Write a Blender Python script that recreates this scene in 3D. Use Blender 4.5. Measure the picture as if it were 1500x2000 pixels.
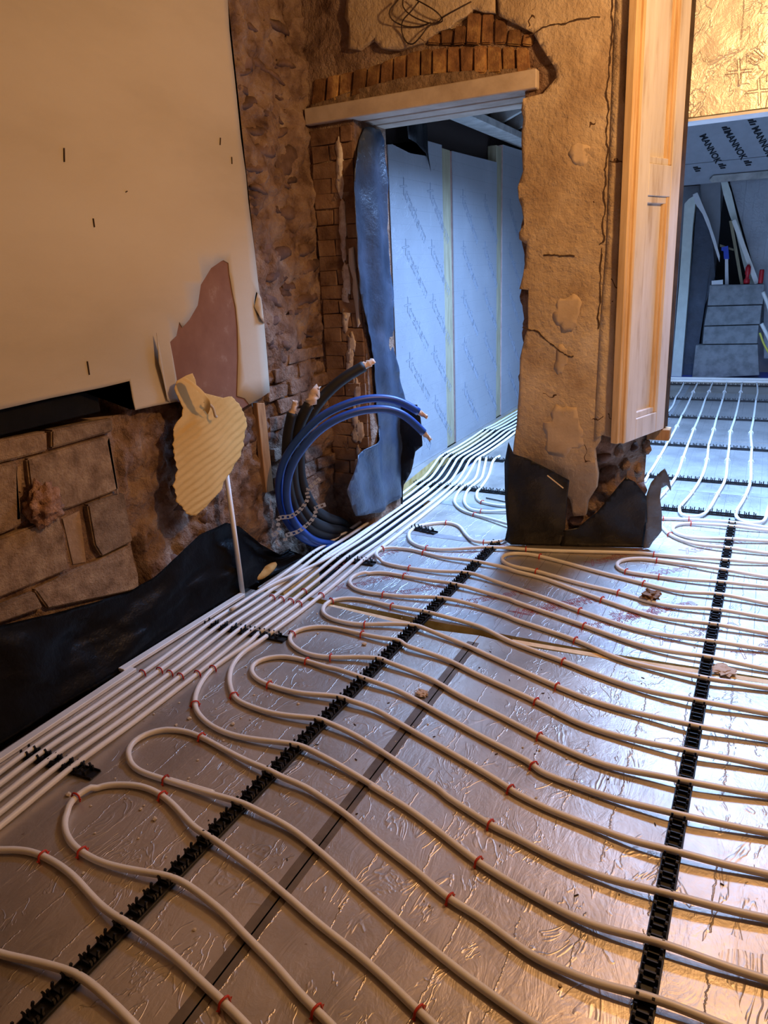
import bpy, bmesh, math, random
from mathutils import Vector, Matrix, noise
random.seed(7)
for o in list(bpy.data.objects): bpy.data.objects.remove(o)
S = bpy.context.scene
C = S.collection

# ------------------------------------------------------------------ camera
cd = bpy.data.cameras.new('camera'); cam = bpy.data.objects.new('camera', cd); C.objects.link(cam)
cd.sensor_fit = 'HORIZONTAL'; cd.sensor_width = 36.0; cd.lens = 1387.0 / 1500 * 36.0
cd.clip_start = .02; cd.clip_end = 100
RX = (0.88805196, 0.10811486, -0.44684997); RY = (0.45734455, -0.30690226, 0.8346538); RZ = (-0.04690078, -0.94558034, -0.3219909)
right = Vector((RX[0], RY[0], RZ[0])); up = -Vector((RX[1], RY[1], RZ[1])); back = -Vector((RX[2], RY[2], RZ[2]))
m = Matrix((right, up, back)).transposed().to_4x4(); m.translation = Vector((0, 0, 1.5))
cam.matrix_world = m
S.camera = cam

# ------------------------------------------------------------------ light
W = bpy.data.worlds.new('world'); S.world = W; W.use_nodes = True
W.node_tree.nodes['Background'].inputs[0].default_value = (.42, .62, 1, 1)
W.node_tree.nodes['Background'].inputs[1].default_value = 1.5

def lamp(name, kind, loc, power, col, size=.1, rot=(0, 0, 0), sy=None):
    l = bpy.data.lights.new(name, kind); l.energy = power; l.color = col
    if kind == 'AREA':
        l.size = size
        if sy: l.shape = 'RECTANGLE'; l.size_y = sy
    else: l.shadow_soft_size = size
    o = bpy.data.objects.new(name, l); C.objects.link(o); o.location = loc; o.rotation_euler = rot
    return o
# warm work lamp hung under the ceiling of the near room; daylight through the rooflight of the back room
lamp('warm_ceiling_lamp', 'POINT', (0.35, 2.5, 2.6), 122, (1.0, .565, .235), .09)
lamp('rooflight_daylight', 'AREA', (-.5, 5.25, 2.95), 440, (.28, .51, 1.0), 2.0, (0, 0, 0), 1.2).data.spread = 2.5

vs = S.view_settings
vs.view_transform = 'Standard'; vs.look = 'None'; vs.exposure = 0.0; vs.gamma = 1.0; vs.use_curve_mapping = False

# ------------------------------------------------------------------ helpers
def tag(o, label=None, cat=None, group=None, kind=None):
    if label: o['label'] = label
    if cat: o['category'] = cat
    if group: o['group'] = group
    if kind: o['kind'] = kind
    return o
def empty(name, loc=(0, 0, 0), rz=0):
    o = bpy.data.objects.new(name, None); C.objects.link(o); o.location = loc; o.rotation_euler = (0, 0, rz)
    o.empty_display_size = .05
    return o
def link(name, me, parent=None, loc=(0, 0, 0), rz=0):
    o = bpy.data.objects.new(name, me); C.objects.link(o)
    o.location = loc; o.rotation_euler = (0, 0, rz)
    if parent: o.parent = parent
    return o
def obj(name, bm, mats, parent=None, smooth=False, local=False):
    """bm in world coordinates -> object whose origin is the bottom centre of its bounds"""
    if not isinstance(mats, (list, tuple)): mats = [mats]
    me = bpy.data.meshes.new(name)
    bmesh.ops.recalc_face_normals(bm, faces=bm.faces)
    if smooth:
        for f in bm.faces: f.smooth = True
    if local: c = Vector((0, 0, 0))
    else:
        xs = [v.co.x for v in bm.verts]; ys = [v.co.y for v in bm.verts]; zs = [v.co.z for v in bm.verts]
        c = Vector(((min(xs) + max(xs)) / 2, (min(ys) + max(ys)) / 2, min(zs)))
        for v in bm.verts: v.co -= c
    bm.to_mesh(me); bm.free()
    for mm in mats: me.materials.append(mm)
    loc = c - (parent.matrix_basis.translation if (parent and not local) else Vector((0, 0, 0)))
    if parent and parent.parent and not local: loc -= parent.parent.matrix_basis.translation
    return link(name, me, parent, loc)
def N(): return bmesh.new()
def box(bm, x0, x1, y0, y1, z0, z1, mi=0):
    v = [bm.verts.new(p) for p in ((x0, y0, z0), (x1, y0, z0), (x1, y1, z0), (x0, y1, z0), (x0, y0, z1), (x1, y0, z1), (x1, y1, z1), (x0, y1, z1))]
    for q in ((0, 3, 2, 1), (4, 5, 6, 7), (0, 1, 5, 4), (1, 2, 6, 5), (2, 3, 7, 6), (3, 0, 4, 7)):
        f = bm.faces.new([v[i] for i in q]); f.material_index = mi
    return v
def bar(bm, a, b, w, h, upv=(0, 0, 1)):
    a = Vector(a); b = Vector(b); d = (b - a).normalized(); u = Vector(upv)
    s = d.cross(u).normalized() * w / 2; t = s.normalized().cross(d).normalized() * h / 2
    v = [bm.verts.new(p + i * s + j * t) for p in (a, b) for i, j in ((-1, -1), (1, -1), (1, 1), (-1, 1))]
    for q in ((0, 1, 2, 3), (7, 6, 5, 4), (0, 4, 5, 1), (1, 5, 6, 2), (2, 6, 7, 3), (3, 7, 4, 0)): bm.faces.new([v[i] for i in q])
def bevel(bm, w, seg=1):
    bmesh.ops.bevel(bm, geom=list(bm.edges), offset=w, segments=seg, affect='EDGES', profile=.6)
def cat(pts, step):
    """Catmull-Rom through the points, resampled at about step"""
    P = [Vector(p) for p in pts]; out = []
    P = [P[0] * 2 - P[1]] + P + [P[-1] * 2 - P[-2]]
    for i in range(1, len(P) - 2):
        a, b, c, d = P[i - 1:i + 3]
        n = max(1, int((c - b).length / step + .5))
        for k in range(n):
            t = k / n
            out.append(.5 * (2 * b + (c - a) * t + (2 * a - 5 * b + 4 * c - d) * t * t + (3 * b - a - 3 * c + d) * t ** 3))
    out.append(P[-2]); return out
def relax(pts, n):
    P = [p.copy() for p in pts]
    for _ in range(n):
        P = [P[0]] + [(P[i - 1] + 2 * P[i] + P[i + 1]) / 4 for i in range(1, len(P) - 1)] + [P[-1]]
    return P
def tube(bm, path, r, seg=10, cap=True, radii=None, mi=0):
    rings = []; nrm = Vector((0, 0, 1))
    for i, p in enumerate(path):
        d = (path[min(i + 1, len(path) - 1)] - path[max(i - 1, 0)])
        d = d.normalized() if d.length > 1e-9 else Vector((1, 0, 0))
        nrm = (nrm - d * nrm.dot(d))
        nrm = nrm.normalized() if nrm.length > 1e-6 else d.orthogonal().normalized()
        b = d.cross(nrm); rr = radii[i] if radii else r
        rings.append([bm.verts.new(p + rr * (math.cos(2 * math.pi * k / seg) * nrm + math.sin(2 * math.pi * k / seg) * b)) for k in range(seg)])
    for a, b in zip(rings, rings[1:]):
        for k in range(seg):
            f = bm.faces.new((a[k], a[(k + 1) % seg], b[(k + 1) % seg], b[k])); f.smooth = True; f.material_index = mi
    if cap:
        for rg in (rings[0], rings[-1][::-1]):
            f = bm.faces.new(rg); f.material_index = mi
def prism(bm, pts, off):
    """closed polygon of 3-D points extruded by vector off"""
    off = Vector(off)
    a = [bm.verts.new(p) for p in pts]; b = [bm.verts.new(Vector(p) + off) for p in pts]
    n = len(a)
    fs = [bm.faces.new(a), bm.faces.new(b[::-1])]
    for i in range(n): bm.faces.new((a[i], b[i], b[(i + 1) % n], a[(i + 1) % n]))
    bmesh.ops.triangulate(bm, faces=fs)
def sheet(bm, poly, step, fun, thick):
    """2-D outline cut into a grid, mapped to 3-D by fun(u,v) and given thickness along vector thick"""
    t = N(); f = t.faces.new([t.verts.new((u, v, 0)) for u, v in poly])
    us = [p[0] for p in poly]; vs_ = [p[1] for p in poly]
    for ax, lo, hi in ((0, min(us), max(us)), (1, min(vs_), max(vs_))):
        k = lo + step
        while k < hi - step * .2:
            co = [0, 0, 0]; no = [0, 0, 0]; co[ax] = k; no[ax] = 1
            bmesh.ops.bisect_plane(t, geom=list(t.verts) + list(t.edges) + list(t.faces), plane_co=co, plane_no=no, dist=1e-6)
            k += step
    bmesh.ops.triangulate(t, faces=[f for f in t.faces if len(f.verts) > 4])
    th = Vector(thick) if not callable(thick) else None
    A = {}; B = {}
    for v in t.verts:
        p = Vector(fun(v.co.x, v.co.y)); A[v] = bm.verts.new(p)
        B[v] = bm.verts.new(p + (th if th is not None else Vector(thick(v.co.x, v.co.y))))
    for f in t.faces:
        g = bm.faces.new([A[v] for v in f.verts]); g.smooth = True
        g = bm.faces.new([B[v] for v in f.verts][::-1]); g.smooth = True
    for e in t.edges:
        if len(e.link_faces) == 1:
            a, b = e.verts
            try: bm.faces.new((A[a], A[b], B[b], B[a]))
            except ValueError: pass
    t.free()
def fbm(x, y, z, s=1.0, o=4): return noise.fractal(Vector((x, y, z)) * s, 1.0, 2.0, o)
def gridface(bm, nu, nv, fun, smooth=True):
    g = [[bm.verts.new(fun(i / nu, j / nv)) for j in range(nv + 1)] for i in range(nu + 1)]
    for i in range(nu):
        for j in range(nv):
            f = bm.faces.new((g[i][j], g[i + 1][j], g[i + 1][j + 1], g[i][j + 1])); f.smooth = smooth
    return g
def copy_tree(o, parent=None):
    c = o.copy(); C.objects.link(c); c.parent = parent
    for ch in o.children: copy_tree(ch, c)
    return c

# ------------------------------------------------------------------ materials
def nt(name):
    m = bpy.data.materials.new(name); m.use_nodes = True
    t = m.node_tree; return m, t, t.nodes['Principled BSDF']
def node(t, kind, **kw):
    n = t.nodes.new(kind)
    for k, v in kw.items(): setattr(n, k, v)
    return n
def noise_tex(t, pos, scale, detail=5, rough=.6, stretch=None, dist=0):
    n = node(t, 'ShaderNodeTexNoise'); n.inputs['Scale'].default_value = scale; n.inputs['Detail'].default_value = detail
    n.inputs['Roughness'].default_value = rough; n.inputs['Distortion'].default_value = dist
    if stretch:
        mp = node(t, 'ShaderNodeMapping'); mp.inputs['Scale'].default_value = stretch
        t.links.new(pos, mp.inputs['Vector']); pos = mp.outputs[0]
    t.links.new(pos, n.inputs['Vector']); return n.outputs['Fac']
def ramp(t, fac, stops):
    r = node(t, 'ShaderNodeValToRGB'); e = r.color_ramp.elements
    while len(e) < len(stops): e.new(.5)
    for x, (p, c) in zip(e, stops): x.position = p; x.color = (*c, 1)
    t.links.new(fac, r.inputs[0]); return r.outputs[0]
def math_(t, op, a, b=None, c=None):
    n = node(t, 'ShaderNodeMath', operation=op)
    for i, x in enumerate((a, b, c)):
        if x is None: continue
        if isinstance(x, (int, float)): n.inputs[i].default_value = x
        else: t.links.new(x, n.inputs[i])
    return n.outputs[0]
def mixc(t, fac, a, b, mode='MIX'):
    n = node(t, 'ShaderNodeMix', data_type='RGBA', blend_type=mode)
    for i, x in ((0, fac), (6, a), (7, b)):
        if isinstance(x, (int, float)): n.inputs[i].default_value = x
        elif isinstance(x, tuple): n.inputs[i].default_value = (*x, 1)
        else: t.links.new(x, n.inputs[i])
    return n.outputs[2]
def bump(t, b, hs, strength=.5, dist=.01):
    n = node(t, 'ShaderNodeBump'); n.inputs['Strength'].default_value = strength; n.inputs['Distance'].default_value = dist
    t.links.new(hs, n.inputs['Height']); t.links.new(n.outputs[0], b.inputs['Normal'])
def pmat(name, stops, scale=5, rough=.8, metal=0, bst=.4, bsc=60, bd=.006, spec=.3, stretch=None, rnd=0, detail=6):
    m, t, b = nt(name)
    pos = node(t, 'ShaderNodeNewGeometry').outputs['Position']
    col = ramp(t, noise_tex(t, pos, scale, detail, stretch=stretch), stops)
    if rnd:
        oi = node(t, 'ShaderNodeObjectInfo')
        v = math_(t, 'MULTIPLY_ADD', oi.outputs['Random'], rnd, 1 - rnd / 2)
        hs = node(t, 'ShaderNodeHueSaturation'); t.links.new(v, hs.inputs['Value']); t.links.new(col, hs.inputs['Color']); col = hs.outputs[0]
    t.links.new(col, b.inputs['Base Color'])
    b.inputs['Roughness'].default_value = rough; b.inputs['Metallic'].default_value = metal; b.inputs['Specular IOR Level'].default_value = spec
    if bst: bump(t, b, noise_tex(t, pos, bsc, 5, .65, stretch=stretch), bst, bd)
    return m
def cracks(m, lo=.05, dark=.35):
    t = m.node_tree; b = t.nodes['Principled BSDF']
    pos = node(t, 'ShaderNodeNewGeometry').outputs['Position']
    n1 = noise_tex(t, pos, 2.6, 4, .5); ln = math_(t, 'LESS_THAN', math_(t, 'ABSOLUTE', math_(t, 'SUBTRACT', n1, .5)), .0035)
    ln = math_(t, 'MULTIPLY', ln, math_(t, 'GREATER_THAN', noise_tex(t, pos, 2.2, 2), .60))
    pits = math_(t, 'GREATER_THAN', noise_tex(t, pos, 30, 1), .83)
    mk = math_(t, 'MAXIMUM', ln, pits)
    src = b.inputs['Base Color'].links[0].from_socket
    blot = ramp(t, noise_tex(t, pos, 1.3, 4, .6), [(.36, (.70, .65, .60)), (.58, (1, 1, 1))])
    c = mixc(t, 1.0, src, blot, 'MULTIPLY')
    t.links.new(mixc(t, mk, c, (.10, .055, .03)), b.inputs['Base Color'])
    bn = b.inputs['Normal'].links[0].from_node
    hs = bn.inputs['Height'].links[0].from_socket
    t.links.new(math_(t, 'SUBTRACT', hs, math_(t, 'MULTIPLY', mk, .8)), bn.inputs['Height'])
    return m
def flat(name, c, rough=.5, metal=0, spec=.4):
    d = [x * .9 for x in c]
    return pmat(name, [(.35, tuple(d)), (.65, c)], 12, rough, metal, .08, 90, .002, spec)

def foil(name, base, grid=False, dirt=.55, axis='XY', rlo=.34, rhi=.56, metal=.86, gl=.75, wrinkle=.5):
    m, t, b = nt(name)
    pos = node(t, 'ShaderNodeNewGeometry').outputs['Position']
    sx = node(t, 'ShaderNodeSeparateXYZ'); t.links.new(pos, sx.inputs[0])
    u = sx.outputs[0] if axis == 'XY' else sx.outputs[1]
    v = sx.outputs[1] if axis == 'XY' else sx.outputs[2]
    col = ramp(t, noise_tex(t, pos, 1.7, 6, .62), [(.30, tuple(x * dirt for x in base)), (.52, tuple(x * .9 for x in base)), (.7, base)])
    spots = ramp(t, noise_tex(t, pos, 38, 3, .6), [(.68, (1, 1, 1)), (.76, (.55, .42, .32))])
    col = mixc(t, .7, col, spots, 'MULTIPLY')
    # jagged creases that run along the board
    wob = math_(t, 'MULTIPLY_ADD', noise_tex(t, pos, 9, 5, .7), .05, u)
    fr = math_(t, 'ABSOLUTE', math_(t, 'SUBTRACT', math_(t, 'FRACT', math_(t, 'DIVIDE', wob, .137)), .5))
    crease = math_(t, 'MULTIPLY', math_(t, 'SUBTRACT', 1.0, math_(t, 'MINIMUM', math_(t, 'DIVIDE', fr, .022), 1.0)),
                   math_(t, 'GREATER_THAN', noise_tex(t, pos, 3.1, 3, .5), .47))
    fine = noise_tex(t, pos, 55, 4, .6, dist=.6)
    dents = noise_tex(t, pos, 13, 4, .7, stretch=(1, .45, 1) if axis == 'XY' else None, dist=1.2)
    hsum = math_(t, 'ADD', math_(t, 'MULTIPLY', fine, .25), math_(t, 'ADD', math_(t, 'MULTIPLY', dents, .9), math_(t, 'MULTIPLY', crease, .5)))
    rid = math_(t, 'ABSOLUTE', math_(t, 'SUBTRACT', noise_tex(t, pos, 7, 3, .55, stretch=(1, .5, 1) if axis == 'XY' else None, dist=2.0), .5))
    wr = math_(t, 'MULTIPLY', math_(t, 'SUBTRACT', 1.0, math_(t, 'MINIMUM', math_(t, 'DIVIDE', rid, .03), 1.0)), math_(t, 'GREATER_THAN', noise_tex(t, pos, 4.3, 2), .5))
    scored = math_(t, 'LESS_THAN', math_(t, 'ABSOLUTE', math_(t, 'SUBTRACT', math_(t, 'FRACT', math_(t, 'DIVIDE', math_(t, 'MULTIPLY_ADD', noise_tex(t, pos, 2, 2), .012, u), .105)), .5)), .012)
    hsum = math_(t, 'SUBTRACT', math_(t, 'ADD', hsum, math_(t, 'MULTIPLY', wr, .35)), math_(t, 'MULTIPLY', scored, .3))
    bump(t, b, hsum, wrinkle, .005)
    if grid:
        line = math_(t, 'LESS_THAN', math_(t, 'FRACT', math_(t, 'DIVIDE', u if axis == 'XY' else v, .1)), .022)
        col = mixc(t, math_(t, 'MULTIPLY', line, gl), col, (.05, .05, .06))
        mt = math_(t, 'MULTIPLY_ADD', line, -metal * .7, metal); t.links.new(mt, b.inputs['Metallic'])
    else: b.inputs['Metallic'].default_value = metal
    t.links.new(col, b.inputs['Base Color'])
    rr = math_(t, 'MULTIPLY_ADD', noise_tex(t, pos, 4, 4, .6), rhi - rlo, rlo)
    t.links.new(rr, b.inputs['Roughness'])
    return m

M = {}
M['foil'] = foil('foil_facing', (.70, .63, .55))
M['foil_grid'] = foil('foil_facing_with_grid', (.72, .69, .66), True, .65)
M['foil_wall'] = foil('foil_wall_facing', (.50, .50, .53), True, .88, 'YZ', .42, .6, .5, .35)
M['foil_bulk'] = foil('foil_crinkled', (.97, .93, .84), False, .90, 'XY', .38, .5, .55, wrinkle=1.0)
M['foil_dull'] = foil('foil_dull', (.42, .45, .50), False, .6, 'XY', .4, .6, .6)
M['foam'] = pmat('yellow_foam', [(.3, (.50, .30, .08)), (.6, (.72, .50, .20))], 14, .95, 0, .4, 90, .004)
M['foam_cream'] = pmat('cream_foam', [(.3, (.68, .50, .28)), (.6, (.82, .68, .46))], 14, .95, 0, .4, 90, .004)
M['foam_pink'] = pmat('pink_foam', [(.3, (.45, .25, .22)), (.6, (.6, .38, .33))], 14, .95)
M['pipe'] = pmat('white_plastic_pipe', [(.3, (.76, .73, .66)), (.6, (.86, .84, .78))], 6, .38, 0, .05, 60, .001, .5)
M['red'] = flat('red_plastic', (.62, .05, .025), .4)
M['black'] = flat('black_plastic', (.010, .010, .011), .5, 0, .35)
M['dpm'] = pmat('black_membrane', [(.3, (.004, .004, .005)), (.6, (.009, .009, .011)), (.8, (.022, .022, .025))], 5, .40, 0, .5, 7, .02, .35)
M['dpm_blue'] = pmat('blue_black_membrane', [(.3, (.02, .03, .05)), (.6, (.05, .07, .11)), (.8, (.10, .12, .17))], 4, .36, 0, .5, 9, .02, .5)
M['dpm_lit'] = pmat('lit_grey_membrane', [(.3, (.06, .065, .075)), (.6, (.12, .13, .15)), (.8, (.18, .19, .21))], 6, .32, 0, .6, 9, .02, .6)  # light reflected by the folded corner is put into this paler grey
M['rubble'] = pmat('clay_mortar', [(.26, (.065, .032, .022)), (.40, (.19, .115, .078)), (.52, (.31, .205, .145)), (.64, (.40, .285, .205)), (.8, (.56, .44, .34))], 7.5, .95, 0, 1.0, 26, .035, .15, detail=9)
M['stone'] = pmat('field_stone', [(.3, (.075, .045, .036)), (.55, (.19, .115, .085)), (.8, (.32, .22, .16))], 9, .8, 0, .6, 40, .012, .25, rnd=.4)
M['redbrick'] = pmat('brown_brick', [(.28, (.10, .050, .030)), (.45, (.24, .140, .085)), (.6, (.32, .20, .125)), (.78, (.44, .31, .21))], 7, .92, 0, .7, 60, .008, .2, rnd=.25)
M['archbrick'] = pmat('arch_brick', [(.3, (.13, .062, .030)), (.52, (.28, .145, .065)), (.70, (.50, .31, .12)), (.8, (.60, .45, .26))], 12, .92, 0, .8, 60, .008, .2, rnd=.7)
M['block'] = pmat('concrete_block', [(.3, (.18, .115, .065)), (.5, (.34, .23, .14)), (.72, (.50, .36, .22))], 16, .95, 0, 1, 85, .012, .2, rnd=.35)
M['plaster'] = cracks(pmat('old_lime_plaster', [(.28, (.46, .33, .21)), (.5, (.63, .49, .33)), (.66, (.71, .58, .42)), (.80, (.82, .72, .57))], 4.5, .92, 0, 1.0, 28, .014, .15, detail=12))
M['crack'] = flat('dark_crack', (.075, .042, .024), .95)  # dark brown line colour of the plaster cracks
M['tape_ridge'] = pmat('tape_ridge', [(.3, (.30, .26, .22)), (.6, (.40, .35, .30))], 10, .42, .5, .25, 40, .004)
M['skim_white'] = flat('thick_white_paint', (.72, .68, .62), .8)
M['skim'] = pmat('pale_skim', [(.3, (.48, .35, .22)), (.6, (.60, .46, .31))], 7, .9, 0, .4, 45, .006, .2)
M['plaster2'] = pmat('grey_render', [(.3, (.26, .17, .10)), (.6, (.42, .29, .18))], 7, .92, 0, .7, 55, .01, .2)
M['concrete'] = pmat('lintel_concrete', [(.3, (.42, .33, .25)), (.6, (.60, .50, .40))], 6, .85, 0, .3, 70, .004, .2)
M['fill'] = pmat('mortar_fill', [(.3, (.17, .11, .07)), (.6, (.36, .25, .165))], 20, .95, 0, 1, 60, .015, .1)
M['paint'] = pmat('flaking_white_paint', [(.3, (.45, .33, .26)), (.6, (.78, .72, .66))], 22, .8, 0, .4, 60, .004)
M['room'] = pmat('room_plaster', [(.3, (.20, .135, .085)), (.6, (.30, .21, .14))], 2.5, .9, 0, .2, 30, .005)
M['paper'] = pmat('lining_paper', [(.3, (.50, .42, .295)), (.5, (.575, .49, .355)), (.7, (.61, .53, .395))], 2.2, .85, 0, .25, 130, .002, .2, stretch=(1, .35, 1))
M['brownpaper'] = pmat('brown_board_paper', [(.35, (.22, .105, .065)), (.62, (.27, .14, .09)), (.86, (.55, .42, .35))], 6, .8, 0, .12, 60, .003, .2)
M['wood'] = pmat('bare_timber', [(.3, (.30, .155, .065)), (.6, (.50, .29, .13))], 9, .75, 0, .3, 50, .004, .25, stretch=(6, 6, .6))
M['white_wood'] = pmat('whitewashed_timber', [(.28, (.50, .42, .34)), (.45, (.70, .66, .61)), (.7, (.80, .77, .73))], 5, .7, 0, .25, 45, .004, .25, stretch=(4, 4, .5))
M['orange_wood'] = pmat('orange_timber', [(.3, (.56, .36, .17)), (.6, (.74, .53, .30))], 7, .65, 0, .25, 50, .004, .25, stretch=(5, 5, .5))  # orange-toned timber of the mouldings, beads and architrave
M['dark_wood'] = pmat('dark_timber_edge', [(.3, (.030, .018, .010)), (.6, (.085, .055, .035))], 9, .7, 0, .3, 40, .004, .25)
M['slot_shade'] = pmat('slot_shade_black', [(.3, (.003, .003, .003)), (.7, (.010, .008, .006)), (.85, (.05, .035, .02))], 9, .8, 0, .4, 40, .004, .15)  # shade of the slot under the plasterboard, put into a near-black colour
M['pale_wood'] = pmat('pale_stud', [(.3, (.24, .20, .12)), (.6, (.37, .32, .21))], 8, .8, 0, .25, 50, .004, .25, stretch=(5, 5, .5))
M['rafter'] = pmat('roof_timber', [(.3, (.35, .34, .32)), (.6, (.58, .56, .52))], 8, .8)
M['blue'] = flat('blue_insulated_pipe', (.020, .075, .34), .38)
M['blackpipe'] = flat('black_foam_pipe', (.012, .012, .013), .6)
M['tape'] = flat('masking_tape', (.74, .55, .40), .8)
M['tape_grey'] = pmat('dull_foil_tape', [(.3, (.14, .115, .095)), (.6, (.22, .185, .15))], 10, .42, .4, .25, 40, .004)
M['tape_pale'] = pmat('silver_foil_tape', [(.3, (.30, .30, .31)), (.6, (.44, .44, .45))], 10, .42, .5, .25, 40, .004)
M['band'] = flat('galvanised_band', (.62, .62, .60), .4, .8)
M['cable'] = flat('brown_cable', (.045, .024, .012), .7)
M['wool'] = pmat('pink_mineral_wool', [(.3, (.30, .15, .085)), (.6, (.62, .38, .26))], 24, 1, 0, 1, 70, .02, .05)
M['yellow_paper'] = pmat('peeled_wallpaper_back', [(.3, (.62, .40, .13)), (.6, (.70, .48, .18))], 5, .85, 0, .15, 60, .003, .15)
M['curl'] = flat('wallpaper_face', (.52, .42, .30), .8)
M['leaf'] = pmat('dry_leaf', [(.3, (.10, .045, .015)), (.6, (.24, .12, .045))], 30, .6)
M['chip'] = flat('plaster_crumb', (.62, .52, .38), .9)
M['print_red'] = flat('red_ink', (.34, .06, .06), .7)
M['print_grey'] = flat('grey_ink', (.25, .28, .35), .6)
M['print_gold'] = flat('faded_ink', (.50, .42, .30), .5, .4)
M['ink'] = flat('black_ink', (.012, .014, .02), .7)
M['grey_board'] = flat('grey_faced_board', (.40, .42, .46), .6)
M['slab'] = flat('dark_subfloor', (.03, .03, .035), .7)
M['brown_wall'] = flat('brown_sheet', (.035, .022, .018), .8)
M['greyblock'] = pmat('grey_block', [(.3, (.16, .165, .17)), (.6, (.28, .29, .30))], 9, .9, 0, .6, 60, .008, .2)
M['redcan'] = flat('red_tin', (.55, .02, .03), .35)
M['white'] = flat('white_card', (.8, .8, .8), .7)
M['tool_blue'] = flat('blue_handle', (.03, .08, .55), .5)
M['dark'] = flat('gap_shade_black', (.01, .01, .012), .9)  # deep shade behind the planks as a flat near-black colour
M['foamgreen'] = flat('pale_green_foam', (.80, .84, .76), .9)
M['wood_chip'] = flat('torn_foil_scrap', (.55, .42, .30), .8)
M['bluesheet'] = flat('blue_polythene', (.03, .07, .40), .4)
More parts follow.
